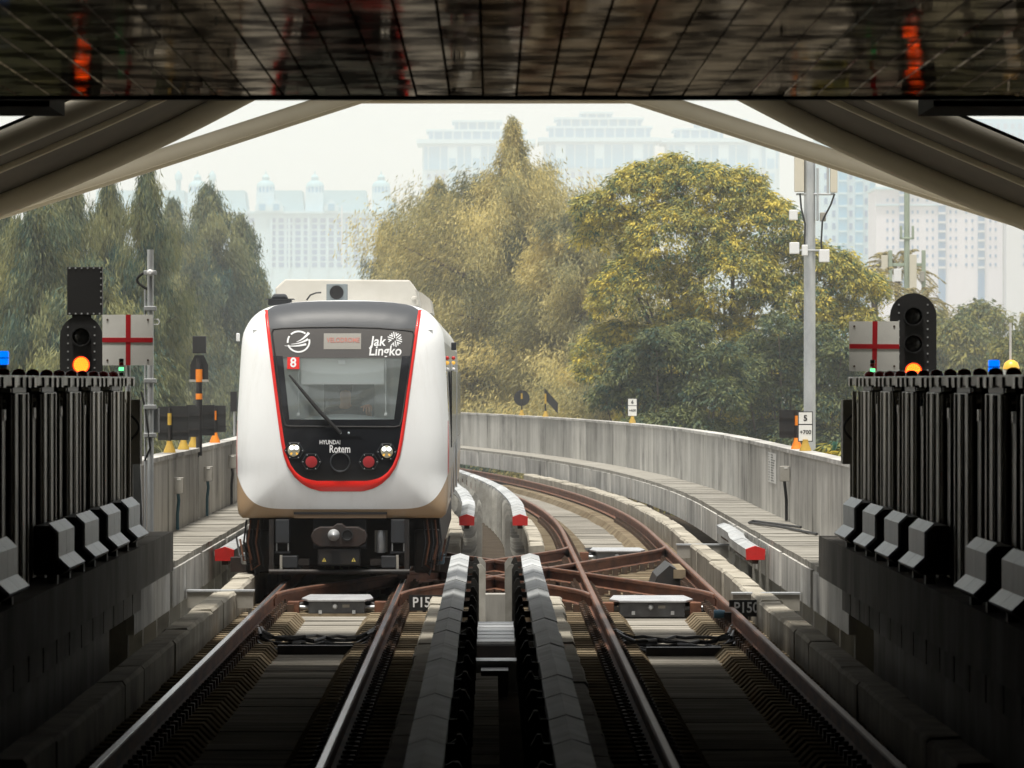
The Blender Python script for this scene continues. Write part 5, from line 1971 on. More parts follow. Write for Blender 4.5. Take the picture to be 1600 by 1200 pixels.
wall_board('black board on a yellow-footed post, leftmost on the left parapet', 265, -1, 0.42, 0.46, 0.40, 'yellow', 'black', xo=0.05)
wall_board('second black board on a yellow-footed post on the left parapet', 287, -1, 0.40, 0.44, 0.40, 'yellow', 'black', xo=0.02)
wall_board('third black board on a yellow-footed post on the left parapet', 303, -1, 0.42, 0.45, 0.40, 'yellow', 'black', xo=0.10)
wall_board('black board on an orange-footed post on the left parapet', 336, -1, 0.50, 0.42, 0.38, 'orange', 'black', xo=-0.08)
wall_board('black board on an orange-footed post beside the kilometre sign', 1245, 1, 0.30, 0.40, 0.36, 'orange', 'blackmetal', xo=-0.10)
wall_board('round black disc seen from behind on a yellow-footed post, far parapet', 815, 1, 0.46, 0.46, 0.50, 'yellow', 'black', shape='disc')
wall_board('slanting black board seen from behind on a yellow-footed post, far parapet', 853, 1, 0.46, 0.80, 0.40, 'yellow', 'black', shape='slant')


def km_sign(label, px, side, w_, a, b_, z0, zm, z1):
    D, x = on_wall(px, side)
    t = thing('kilometre_sign', label, 'sign', (x, D, ZT), 'kilometre signs')
    cone_base(t, x, D, 'yellow')
    add('post', MB().tube([(x, D + 0.03, ZT + 0.1), (x, D + 0.03, ZT + z1 - 0.05)], 0.022, 10), M['blackmetal'], t)
    h = w_ / 2
    add('frame', MB().box(x - h - 0.012, x + h + 0.012, D, D + 0.018, ZT + z0 - 0.012, ZT + z1 + 0.012), M['black'], t)
    add('lower_plate', MB().box(x - h, x + h, D - 0.006, D - 0.001, ZT + z0, ZT + zm - 0.008), M['sign_white'], t)
    add('upper_plate', MB().box(x - h, x + h, D - 0.006, D - 0.001, ZT + zm + 0.008, ZT + z1), M['sign_white'], t)
    lettering('figures', a, 0.11, (x, D - 0.009, ZT + (zm + z1) / 2), M['ink'], t, off=0.004)
    lettering('figures', b_, 0.078, (x, D - 0.009, ZT + (z0 + zm) / 2 + 0.005), M['ink'], t, off=0.002, sx=1.0)
    return t


km_sign('black and white kilometre sign reading 5 +700 on the right parapet', 1258, 1, 0.185, '5', '+700', 0.14, 0.37, 0.54)
km_sign('small far kilometre sign with a 6 on the curved parapet', 988, 1, 0.20, '6', '+600', 0.17, 0.41, 0.57)

# distant signal seen from behind on the left
D, x = on_wall(311, -1)
D -= 2.0
x = xat(311, D)
t = thing('rear_signal', 'black signal seen from behind with orange bands on the left parapet', 'signal', (x, D, ZT))
add('post', MB().tube([(x, D, 1.42), (x, D, zat(560, D))], 0.045, 12), M['blackmetal'], t, smooth=True)
h = 14 * D / FPX
pr = [(x - h, zat(594, D)), (x + h, zat(594, D)), (x + h, zat(570, D)), (x + h * 0.5, zat(555, D)), (x - h * 0.5, zat(555, D)), (x - h, zat(570, D))]
add('backboard', MB().prism_y(pr, D + 0.05, D + 0.09), M['black'], t)
add('upper_box', MB().box(xat(300.5, D), xat(321.5, D), D + 0.03, D + 0.2, zat(552, D), zat(525, D)), M['black'], t, bevel=0.01)
add('orange_band', MB().tube([(x, D, zat(597, D)), (x, D, zat(577, D))], 0.05, 12), M['orange'], t, smooth=True)
add('orange_band', MB().tube([(x, D, zat(624, D)), (x, D, zat(615, D))], 0.05, 12), M['orange'], t, smooth=True)
add('crossbar', MB().box(xat(296, D), xat(326, D), D - 0.02, D + 0.02, zat(596.5, D), zat(593, D)), M['boxgrey'], t)
add('support_arm', MB().box(min(x, -WALL - 0.2) , max(x, -WALL - 0.2), D - 0.03, D + 0.03, 1.40, 1.5), M['blackmetal'], t)
D = 95.0
t = thing('wall_lamp', 'small dark lamp box peeping out behind the left edge of the train', 'lamp', (xat(364, D), D, ZT))
add('lamp_box', MB().box(xat(360, D), xat(370, D), D, D + 0.2, zat(643, D), zat(612, D)), M['black'], t)
add('lamp_post', MB().tube([(xat(366, D), D + 0.1, 1.60), (xat(366, D), D + 0.1, zat(640, D))], 0.02, 8), M['galv'], t)

# ================================================================== masts beyond the parapet
def antenna_mast(label, px, D, top, r, items, m='galv'):
    x = xat(px, D)
    t = thing('antenna_mast', label, 'mast', (x, D, -9))
    add('pole', MB().tube([(x, D, -9), (x, D, 2), (x, D, zat(top, D))], [r * 1.25, r * 1.05, r], 18), M[m], t, smooth=True)
    for nm, x0, x1, y0, y1, mm, dy in items:
        add(nm, MB().box(xat(x0, D), xat(x1, D), D - 0.12 + dy, D + 0.04 + dy, zat(y1, D), zat(y0, D)), M[mm], t, bevel=0.012)
    return t


M['panel_cream'] = mat('antenna_cream', (0.62, 0.58, 0.48), 0.5)
M['mastgreen'] = mat('mast_green', (0.30, 0.36, 0.28), 0.6)
D = 100.0
am = antenna_mast('tall grey mast with cream antenna panels beyond the right parapet', 1265, D, 236, 0.10, [
    ('antenna_panel', 1241, 1256, 235, 300, 'panel_cream', 0), ('antenna_panel', 1297, 1308, 262, 301, 'panel_cream', 0),
    ('bracket_arm', 1244, 1304, 302, 305, 'galv', 0.05), ('bracket_arm', 1292, 1295, 250, 303, 'galv', 0.05), ('bracket_arm', 1276, 1279, 262, 345, 'galv', 0.05),
    ('radio_unit', 1233, 1246, 328, 344, 'white', 0), ('radio_unit', 1281, 1290, 332, 346, 'boxgrey', 0),
    ('floodlight', 1233, 1248, 379, 397, 'white', -0.1), ('floodlight', 1252, 1261, 383, 400, 'white', -0.15), ('floodlight', 1279, 1295, 390, 410, 'white', -0.1),
    ('bracket_arm', 1248, 1284, 390, 393, 'galv', 0.0)])
for pts in ([(1250, 302), (1252, 325), (1258, 350), (1257, 385)], [(1304, 303), (1298, 320), (1285, 345), (1283, 380), (1284, 392)]):
    add('feeder_cable', MB().tube([P(a, b_, D - 0.12) for a, b_ in pts], 0.018, 6), M['cable'], am, smooth=True)
D = 205.0
antenna_mast('slim greenish antenna mast behind the right signal', 1417, D, 290, 0.10, [
    ('antenna_panel', 1377, 1387, 399, 455, 'panel_cream', 0), ('antenna_panel', 1420, 1431, 398, 458, 'panel_cream', -0.3), ('antenna_panel', 1437, 1444, 424, 440, 'boxgrey', -0.1),
    ('mast_arm', 1388, 1394, 391, 470, 'mastgreen', 0), ('mast_arm', 1440, 1446, 391, 470, 'mastgreen', 0), ('cross_arm', 1386, 1446, 411, 416, 'mastgreen', 0.1),
    ('rod', 1406, 1409.5, 353, 373, 'mastgreen', 0), ('rod', 1424.5, 1428, 353, 373, 'mastgreen', 0), ('cross_arm', 1406, 1428, 371, 374, 'mastgreen', 0),
    ('radio_unit', 1396, 1408, 420, 440, 'white', -0.1)], 'mastgreen')


# ================================================================== trees
M['leaf_cas'] = leaf_mat('casuarina_foliage', (0.13, 0.15, 0.08), (0.70, 0.58, 0.22), 0.38)
M['leaf_dark'] = leaf_mat('left_casuarina_foliage', (0.03, 0.085, 0.07), (0.29, 0.285, 0.115), 0.3)
M['leaf_broad'] = leaf_mat('broadleaf_foliage', (0.03, 0.105, 0.07), (0.78, 0.625, 0.10), 0.3)
M['leaf_far'] = leaf_mat('far_foliage', (0.05, 0.095, 0.05), (0.34, 0.30, 0.07), 0.3)
M['leaf_palm'] = leaf_mat('palm_fronds', (0.12, 0.12, 0.06), (0.40, 0.33, 0.15), 0.2)


def quads(C, U, W):
    """quads centred on C with half-vectors U and W"""
    n = len(C)
    V = np.empty((n, 4, 3))
    V[:, 0] = C - U - W
    V[:, 1] = C - U * 0.2 + W
    V[:, 2] = C + U + W * 0.3
    V[:, 3] = C + U * 0.2 - W
    Q = np.arange(n * 4).reshape(n, 4)
    return V.reshape(-1, 3), Q


def unit(a):
    return a / np.maximum(1e-9, np.linalg.norm(a, axis=1, keepdims=True))


def casuarina_foliage(name, H, prof, nbr, per, seed, leaf=0.20, wid=0.032, droop=0.5, zlow=2.0, rag=0.2):
    """drooping needle sprays on branches around a straight trunk; prof(u) is the crown radius at height fraction u"""
    g = np.random.default_rng(seed)
    Cs, Us, Ts = [], [], []
    limbs = []
    for k in range(nbr):
        u = (k + g.random()) / nbr
        u = u ** 0.85
        z0 = zlow + (H - zlow) * u
        rad = prof(u) * (1 + rag * g.normal()) + 0.05
        rad = max(0.15, rad)
        az = g.random() * 2 * np.pi
        rise = g.uniform(0.25, 0.8) * rad * (0.5 + 0.6 * u)
        m = int(per * (0.35 + rad / 3.0))
        t = g.random(m) ** 0.55
        base = np.stack([np.cos(az) * rad * t, np.sin(az) * rad * t, z0 + rise * t - 0.25 * rad * t * t], 1)
        base[:, 0:2] += g.normal(0, 0.09 + 0.06 * rad, (m, 2))
        base[:, 2] += g.normal(0, 0.16 + 0.06 * rad, m) - np.abs(g.normal(0, 0.25, m)) * droop
        d = np.stack([np.cos(az) * np.ones(m) * 0.35, np.sin(az) * np.ones(m) * 0.35, -droop * np.ones(m)], 1) + g.normal(0, 0.26, (m, 3))
        d = unit(d)
        L = leaf * g.uniform(0.6, 1.5, m)
        Cs.append(base)
        Us.append(d * L[:, None])
        tone = np.clip(g.normal(0.5 + 0.30 * g.normal(), 0.18, m), 0, 1)
        Ts.append(tone)
        if k % 3 == 0:
            limbs.append((np.array([0, 0, z0 - 0.3]), np.array([np.cos(az) * rad * 0.8, np.sin(az) * rad * 0.8, z0 + rise * 0.8 - 0.16 * rad])))
    C = np.concatenate(Cs)
    U = np.concatenate(Us)
    T = np.concatenate(Ts)
    n = len(C)
    W = unit(np.cross(U, g.normal(0, 1, (n, 3)))) * (wid * g.uniform(0.6, 1.5, n))[:, None]
    V, Q = quads(C, U, W)
    cols = np.repeat(np.stack([T, T, T, np.ones(n)], 1), 4, 0)
    return np_mesh(name, V, Q, cols), limbs


def trunk_mesh(H, r, limbs, seed, lean=0.0):
    rr_ = random.Random(seed)
    mb = MB()
    pts, rs = [], []
    for i in range(9):
        u = i / 8
        pts.append((lean * u + rr_.uniform(-0.06, 0.06), rr_.uniform(-0.06, 0.06), H * u))
        rs.append(r * (1 - 0.93 * u) + 0.01)
    mb.tube(pts, rs, 8)
    for a, b_ in limbs:
        mid = (a + b_) / 2 + np.array([0, 0, 0.12])
        L = float(np.linalg.norm(b_ - a))
        mb.tube([tuple(a), tuple(mid), tuple(b_)], [0.02 + 0.02 * L, 0.012 + 0.012 * L, 0.008], 5)
    return mb


def plant(name, label, cat, loc, crown_me, crown_mat, trunk_mb=None, trunk_me=None, scale=None, rotz=0.0, group=None):
    t = thing(name, label, cat, loc, group)
    t.rotation_euler = (0, 0, rotz)
    if scale:
        t.scale = scale
    o = bpy.data.objects.new('crown', crown_me)
    COL.objects.link(o)
    o.parent = t
    if len(crown_me.materials) == 0:
        crown_me.materials.append(crown_mat)
    if trunk_mb is not None:
        me_ = bpy.data.meshes.new('trunk')
        me_.from_pydata(trunk_mb.v, [], trunk_mb.f)
        me_.materials.append(M['bark'])
        me_.polygons.foreach_set('use_smooth', [True] * len(me_.polygons))
        trunk_me = me_
    o = bpy.data.objects.new('trunk', trunk_me)
    COL.objects.link(o)
    o.parent = t
    return t, trunk_me


GZ = -9.0
# big feathery tree in the middle
D = 216.0
pxm = FPX / D
Hc = zat(196, D) - GZ


def prof_c(u):
    # crown radius by height fraction
    pts = [(0, 3.6), (0.5, 4.0), (0.64, 3.9), (0.72, 3.5), (0.78, 2.9), (0.825, 2.2), (0.855, 1.2), (0.885, 0.6), (0.94, 0.26), (1.0, 0.03)]
    return 1.14 * interp(pts, u)


me, limbs = casuarina_foliage('crown', Hc, prof_c, 300, 800, 21, leaf=0.095, wid=0.014, zlow=3.5, rag=0.22)
tk = trunk_mesh(Hc * 0.985, 0.34, limbs, 2)
plant('casuarina_tree', 'tall feathery olive tree with a pointed top, right behind the train', 'tree', (xat(800, D), D, GZ), me, M['leaf_cas'], tk)
# its lower left neighbour with loose reaching branches and one on the right
def prof_s(u):
    pts = [(0, 2.2), (0.4, 2.6), (0.6, 2.3), (0.8, 1.4), (0.92, 0.7), (1, 0.1)]
    return 1.17 * interp(pts, u)


D = 224.0
H2 = zat(290, D) - GZ
me2, limbs2 = casuarina_foliage('crown', H2, prof_s, 170, 800, 33, leaf=0.095, wid=0.014, zlow=4, rag=0.35)
tk2 = trunk_mesh(H2 * 0.98, 0.25, limbs2, 5)
_, tme2 = plant('casuarina_tree', 'ragged olive tree leaning out over the roof of the train', 'tree', (xat(688, D), D, GZ), me2, M['leaf_cas'], tk2, group='feathery trees behind the train')
plant('casuarina_tree', 'feathery olive tree between the pointed tree and the yellow broadleaf tree', 'tree', (xat(905, D - 14), D - 14, GZ), me2, M['leaf_cas'], None, tme2,
      scale=(1.15, 1.1, (zat(330, D - 14) - GZ) / H2), rotz=2.1, group='feathery trees behind the train')
plant('casuarina_tree', 'low feathery olive tree just above the curved parapet, below the broadleaf crown', 'tree', (xat(960, 198), 198, GZ), me2, M['leaf_cas'], None, tme2,
      scale=(0.95, 0.95, (zat(455, 198) - GZ) / H2), rotz=4.0, group='feathery trees behind the train')
plant('casuarina_tree', 'dark feathery tree beside the train, at the left of the curved parapet', 'tree', (xat(742, 219), 219, GZ), me2, M['leaf_cas'], None, tme2,
      scale=(1.0, 1.0, (zat(400, 219) - GZ) / H2), rotz=1.0, group='feathery trees behind the train')
plant('casuarina_tree', 'thin twig-like treetop between the two pale buildings above the train roof', 'tree', (xat(604, 228), 228, GZ), me2, M['leaf_cas'], None, tme2,
      scale=(0.55, 0.55, (zat(352, 228) - GZ) / H2), rotz=5.0, group='feathery trees behind the train')

# row of tall slender trees on the left
def prof_n(u):
    pts = [(0, 1.6), (0.35, 1.7), (0.6, 1.35), (0.78, 0.95), (0.9, 0.5), (1, 0.06)]
    return interp(pts, u)


D = 150.0
H3 = zat(270, D) - GZ
me3, limbs3 = casuarina_foliage('crown', H3, prof_n, 170, 1050, 44, leaf=0.10, wid=0.012, droop=1.0, zlow=3.0, rag=0.34)
tk3 = trunk_mesh(H3 * 0.98, 0.20, limbs3, 8)
me4, limbs4 = casuarina_foliage('crown', H3, prof_n, 170, 1050, 45, leaf=0.10, wid=0.012, droop=1.0, zlow=3.0, rag=0.40)
tk4 = trunk_mesh(H3 * 0.98, 0.20, limbs4, 9)
rowL = [(0, 330, 150, 1.05, 'slender dark tree at the far left edge of the picture', 0), (58, 300, 146, 0.95, 'slender olive tree behind the square black signal board', 1),
        (112, 286, 153, 0.85, 'slender olive tree just right of the black signal board', 0), (172, 280, 158, 0.62, 'narrowest pointed tree in the left row, standing a little apart', 1),
        (228, 268, 150, 0.72, 'highest pointed tree in the left row, behind the white pole', 0), (268, 320, 228, 1.1, 'shorter slender tree just right of the white pole', 1),
        (328, 298, 232, 1.45, 'broad tapering olive tree left of the train', 0), (376, 345, 236, 1.2, 'lower olive tree at the right end of the left row, beside the train', 1),
        (400, 425, 240, 1.2, 'low tree top behind the left shoulder of the train', 0), (150, 420, 142, 1.2, 'low dark bushy tree under the left row, behind the red cross sign', 1)]
tm3 = tm4 = None
for i, (px, top, D, sw, lab, kind) in enumerate(rowL):
    H = zat(top, D) - GZ
    if kind == 0:
        if tm3 is None:
            _, tm3 = plant('casuarina_tree', lab, 'tree', (xat(px, D), D, GZ), me3, M['leaf_dark'], tk3, scale=(sw, sw, H / H3), rotz=i * 1.3, group='slender trees on the left')
        else:
            plant('casuarina_tree', lab, 'tree', (xat(px, D), D, GZ), me3, M['leaf_dark'], None, tm3, scale=(sw, sw, H / H3), rotz=i * 1.3, group='slender trees on the left')
    else:
        if tm4 is None:
            _, tm4 = plant('casuarina_tree', lab, 'tree', (xat(px, D), D, GZ), me4, M['leaf_dark'], tk4, scale=(sw, sw, H / H3), rotz=i * 1.3, group='slender trees on the left')
        else:
            plant('casuarina_tree', lab, 'tree', (xat(px, D), D, GZ), me4, M['leaf_dark'], None, tm4, scale=(sw, sw, H / H3), rotz=i * 1.3, group='slender trees on the left')


def broad_foliage(name, lobes, nclump, seed, leaf=0.24, wid=0.05, per=16, size=0.34):
    """umbrella-like clumps of drooping leaves over the surface of many overlapping lobes"""
    g = np.random.default_rng(seed)
    lob = np.array(lobes)
    vol = lob[:, 3] ** 2
    idx = g.choice(len(lob), nclump, p=vol / vol.sum())
    dirs = unit(g.normal(0, 1, (nclump, 3)))
    dirs[:, 2] = np.where(dirs[:, 2] < -0.35, -dirs[:, 2], dirs[:, 2])
    rr_ = lob[idx, 3] * np.where(g.random(nclump) < 0.8, g.uniform(0.88, 1.06, nclump), g.uniform(0.4, 0.9, nclump))
    cen = lob[idx, :3] + dirs * rr_[:, None] * np.array([1, 1, 0.85])
    # drop clumps buried deep inside other lobes
    dmin = np.min([np.linalg.norm((cen - l[:3]) / np.array([1, 1, 0.85]), axis=1) / l[3] for l in lob], axis=0)
    keep = (dmin > 0.72) | (g.random(nclump) < 0.35)
    cen = cen[keep]
    n0 = len(cen)
    ctone = np.clip(g.beta(1.3, 1.6, n0), 0, 1)
    csz = size * g.uniform(0.7, 1.35, n0)
    m = per
    az = g.random((n0, m)) * 2 * np.pi
    el = g.uniform(-0.9, 0.55, (n0, m))
    d = np.stack([np.cos(az) * np.cos(el), np.sin(az) * np.cos(el), np.sin(el)], 2)
    base = cen[:, None, :] + d * (csz[:, None] * g.uniform(0.35, 1.0, (n0, m)))[:, :, None]
    ax = d + np.array([0, 0, -0.55])
    ax = ax / np.linalg.norm(ax, axis=2, keepdims=True)
    L = leaf * g.uniform(0.6, 1.3, (n0, m))
    U = (ax * L[:, :, None]).reshape(-1, 3)
    C = base.reshape(-1, 3)
    n = len(C)
    W = unit(np.cross(U, np.array([0, 0, 1.0]) + g.normal(0, 0.5, (n, 3)))) * (wid * g.uniform(0.7, 1.4, n))[:, None]
    T = np.clip(np.repeat(ctone, m) + g.normal(0, 0.12, n), 0, 1)
    V, Q = quads(C, U, W)
    cols = np.repeat(np.stack([T, T, T, np.ones(n)], 1), 4, 0)
    return np_mesh(name, V, Q, cols)


# the broad yellowish tree on the right: lobes placed in tree space (x across, z up from the ground)
D = 170.0
px_m = D / FPX
cxb = 1130


def L_(px, py, r, dy=0.0):
    return ((px - cxb) * px_m, dy, zat(py, D) - GZ, r * px_m)


lobes = [L_(1010, 320, 70), L_(1080, 310, 60, -0.5), L_(960, 370, 60, 0.6), L_(1150, 330, 62), L_(1190, 370, 70, -0.4), L_(1060, 390, 85, -0.9), L_(1240, 420, 62, 0.4),
         L_(1290, 440, 60), L_(1340, 460, 48, 0.5), L_(1130, 450, 90, -1.0), L_(1220, 500, 80, -0.6), L_(1010, 470, 85, -0.6), L_(1310, 530, 75, 0.2), L_(1090, 550, 90, -0.9),
         L_(980, 570, 80, 0.0), L_(1190, 600, 90, -0.4), L_(1290, 620, 80, 0.1), L_(1060, 650, 90, -0.2), L_(1180, 700, 90, 0.2), L_(1300, 700, 80, 0.3), L_(1130, 780, 90, 0.3), L_(1000, 290, 40), L_(1050, 272, 36), L_(1110, 285, 34), L_(1165, 290, 32), L_(930, 330, 34)]
meb = broad_foliage('crown', lobes, 9500, 61, leaf=0.075, wid=0.020, per=30, size=0.27)
tkb = MB()
Hb = zat(300, D) - GZ
tkb.tube([(0, 0, 0), (0.1, 0.1, 5), (-0.1, 0, 9), (0.0, 0.1, 12)], [0.42, 0.34, 0.25, 0.12], 10)
rr_ = random.Random(3)
for l in lobes[:20]:
    tkb.tube([(0, 0, 5 + rr_.uniform(0, 3)), (l[0] * 0.5, l[1] * 0.5, l[2] * 0.75), (l[0], l[1], l[2])], [0.16, 0.10, 0.03], 6)
plant('broadleaf_tree', 'broad rounded tree with yellow-tipped leaf clumps left of the tall mast', 'tree', (xat(cxb, D), D, GZ), meb, M['leaf_broad'], tkb)

# farther trees at the right edge and behind the parapet
lob2 = []
rr_ = random.Random(9)
for k in range(16):
    lob2.append((rr_.uniform(-3.2, 3.2), rr_.uniform(-2, 2), 7 + rr_.uniform(-3.0, 3.2), rr_.uniform(1.1, 1.9)))
mef = broad_foliage('crown', lob2, 3200, 71, leaf=0.11, wid=0.032, per=24, size=0.40)
tkf = MB().tube([(0, 0, 0), (0.1, 0, 4), (0, 0.1, 8)], [0.3, 0.24, 0.1], 8)
tmf = None
for px, top, D, sw, lab in ((1395, 470, 235, 1.0, 'grey-green tree behind the right red cross sign'), (1470, 448, 260, 1.1, 'hazy grey-green tree just right of the right signal'),
                            (1530, 452, 270, 1.0, 'hazy round tree above the blue beacon'), (1590, 445, 250, 1.0, 'hazy tree at the right picture edge'),
                            (1520, 492, 200, 0.72, 'nearer olive bush-like tree above the right platform gates'), (1435, 520, 190, 0.8, 'low olive tree right beside the right signal'),
                            (1600, 520, 195, 0.9, 'low olive tree at the right edge above the gates'), (1340, 560, 178, 0.8, 'dark low tree under the broad tree, left of the right gates')):
    H = zat(top, D) - GZ
    s_ = H / 11.2
    if tmf is None:
        _, tmf = plant('far_tree', lab, 'tree', (xat(px, D), D, GZ), mef, M['leaf_far'], tkf, scale=(sw, sw, s_), rotz=px * 0.7, group='hazy trees on the right')
    else:
        plant('far_tree', lab, 'tree', (xat(px, D), D, GZ), mef, M['leaf_far'], None, tmf, scale=(sw, sw, s_), rotz=px * 0.7, group='hazy trees on the right')

# two added dark trees: the broad tree's inner shade put into leaf colour
M['leaf_shade'] = leaf_mat('tree_shade_green', (0.018, 0.062, 0.05), (0.22, 0.23, 0.07), 0.25)
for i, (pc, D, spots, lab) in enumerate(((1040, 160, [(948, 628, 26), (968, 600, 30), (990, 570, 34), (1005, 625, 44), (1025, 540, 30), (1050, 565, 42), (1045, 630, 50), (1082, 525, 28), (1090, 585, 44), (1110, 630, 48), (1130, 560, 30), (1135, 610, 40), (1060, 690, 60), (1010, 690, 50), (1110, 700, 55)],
                                          'irregular dark green foliage added for the shade inside the broad tree, low behind the curved parapet, right of the small far kilometre sign'),
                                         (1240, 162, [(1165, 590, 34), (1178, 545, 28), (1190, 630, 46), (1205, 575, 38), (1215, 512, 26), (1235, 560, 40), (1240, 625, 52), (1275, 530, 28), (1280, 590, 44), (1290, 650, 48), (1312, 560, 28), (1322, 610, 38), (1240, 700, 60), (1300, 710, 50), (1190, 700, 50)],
                                          'irregular dark green foliage added for the shade inside the broad tree, behind the foot of the tall grey mast'))):
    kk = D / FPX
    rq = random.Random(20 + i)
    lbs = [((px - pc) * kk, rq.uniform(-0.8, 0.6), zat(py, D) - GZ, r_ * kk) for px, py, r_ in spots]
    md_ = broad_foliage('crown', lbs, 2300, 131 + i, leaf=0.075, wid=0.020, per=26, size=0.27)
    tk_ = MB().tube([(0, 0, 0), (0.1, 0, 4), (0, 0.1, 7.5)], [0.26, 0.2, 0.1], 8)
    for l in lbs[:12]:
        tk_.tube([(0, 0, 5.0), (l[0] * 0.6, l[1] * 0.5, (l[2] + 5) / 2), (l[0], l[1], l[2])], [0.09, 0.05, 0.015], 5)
    plant('tree_shade_mass', lab, 'tree', (xat(pc, D), D, GZ), md_, M['leaf_shade'], tk_, group='dark foliage added for the shade inside the broad tree')

# small shrub over the right parapet
g = random.Random(2)
mes = broad_foliage('crown', [(0, 0, 1.2, 0.5), (0.4, 0, 1.0, 0.4), (-0.35, 0.1, 1.05, 0.35)], 60, 81, leaf=0.14, wid=0.03, per=14, size=0.16)
D = 96.0
plant('shrub', 'small yellowish shrub top peeping over the right parapet beside the gates', 'shrub', (xat(1315, D), D, zat(712, D) - 1.45), mes, M['leaf_broad'],
      MB().tube([(0, 0, -8.5), (0.05, 0, 0.0), (0, 0, 1.1)], [0.09, 0.05, 0.02], 6))


# dry palm behind the right signal
def palm_crown(seed, nfr=20, Lf=1.7):
    g = np.random.default_rng(seed)
    Cs, Us, Ws = [], [], []
    for k in range(nfr):
        az = g.random() * 2 * np.pi
        el = g.uniform(-0.3, 1.2)
        n = 46
        t = np.linspace(0.12, 1, n)
        r = Lf * t * np.cos(el)
        z = Lf * t * np.sin(el) - 0.55 * Lf * t * t
        c = np.stack([np.cos(az) * r, np.sin(az) * r, z], 1)
        side_ = np.array([-np.sin(az), np.cos(az), 0])
        for s_ in (-1, 1):
            d = unit(side_ * s_ + np.array([np.cos(az) * 0.6, np.sin(az) * 0.6, -0.5]) + g.normal(0, 0.12, (n, 3)))
            L = 0.20 * (1 - 0.6 * t)
            Cs.append(c + d * L[:, None])
            Us.append(d * L[:, None])
            Ws.append(unit(np.cross(d, g.normal(0, 1, (n, 3)))) * 0.016)
    C, U, W = np.concatenate(Cs), np.concatenate(Us), np.concatenate(Ws)
    V, Q = quads(C, U, W)
    T = np.repeat(np.clip(g.normal(0.6, 0.2, len(C)), 0, 1), 4)
    return np_mesh('crown', V, Q, np.stack([T, T, T, np.ones(len(T))], 1))


mp_ = palm_crown(5)
for px, py, D, sc_, lab in ((1366, 446, 188, 0.95, 'dry palm crown left of the right signal'), (1402, 420, 208, 1.1, 'dry palm with upright fronds around the slim green mast'), (1440, 470, 198, 0.8, 'small dry palm crown behind the right signal')):
    z = zat(py, D)
    t = thing('palm_tree', lab, 'palm', (xat(px, D), D, GZ), 'dry palms')
    o = bpy.data.objects.new('crown', mp_)
    COL.objects.link(o)
    if not mp_.materials:
        mp_.materials.append(M['leaf_palm'])
    o.parent = t
    o.location = (0, 0, z - GZ)
    o.scale = (sc_, sc_, sc_)
    add('trunk', MB().tube([(xat(px, D), D, GZ), (xat(px, D) + 0.1, D, GZ + (z - GZ) * 0.6), (xat(px, D), D, z)], [0.16, 0.12, 0.11], 8), M['bark'], t, smooth=True)

# dense undergrowth below parapet level
g = np.random.default_rng(5)
lobu = [(float(g.uniform(-22, 26)), float(g.uniform(-6, 6)), float(g.uniform(1.0, 8.6)), float(g.uniform(1.2, 2.2))) for _ in range(90)]
meu = broad_foliage('undergrowth', lobu, 7000, 91, leaf=0.12, wid=0.035, per=20, size=0.42)
meu.materials.append(leaf_mat('undergrowth_shade_leaves', (0.018, 0.05, 0.04), (0.09, 0.13, 0.07), 0.25))  # shadow under the trees put into the dark leaf colour
o = bpy.data.objects.new('undergrowth', meu)
COL.objects.link(o)
o.location = (0, 205, GZ)
tag(o, 'mass of undergrowth coloured dark for the shade below the trees beyond the parapets', 'undergrowth', None, 'stuff')

# ================================================================== far buildings
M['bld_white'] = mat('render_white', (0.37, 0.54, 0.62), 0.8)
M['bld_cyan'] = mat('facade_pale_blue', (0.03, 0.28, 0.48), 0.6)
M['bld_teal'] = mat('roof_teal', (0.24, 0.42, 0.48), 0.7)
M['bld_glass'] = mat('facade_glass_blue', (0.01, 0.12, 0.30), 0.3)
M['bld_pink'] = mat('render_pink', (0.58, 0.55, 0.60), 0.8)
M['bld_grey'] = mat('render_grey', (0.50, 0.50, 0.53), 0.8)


def facade(parent, x0, x1, z0, z1, y, nx, nz, wf=0.6, hf=0.6, m='bld_glass', mesh=[None], depth=0.25):
    """a grid of window boxes set into a facade, shared mesh scaled per facade"""
    dx, dz = (x1 - x0) / nx, (z1 - z0) / nz
    key = (round(dx * wf, 3), round(dz * hf, 3), m)
    if key not in FM:
        o = add('window', MB().box(-dx * wf / 2, dx * wf / 2, -0.06, depth, -dz * hf / 2, dz * hf / 2), M[m], loc=(0, 0, 0))
        FM[key] = o.data
        bpy.data.objects.remove(o)
    for i in range(nx):
        for k in range(nz):
            inst('window', FM[key], (x0 + dx * (i + 0.5), y, z0 + dz * (k + 0.5)), parent)


FM = {}
# palace-like block with domed turrets
D = 780.0
def bx_(px): return xat(px, D)
def bz_(py): return zat(py, D)


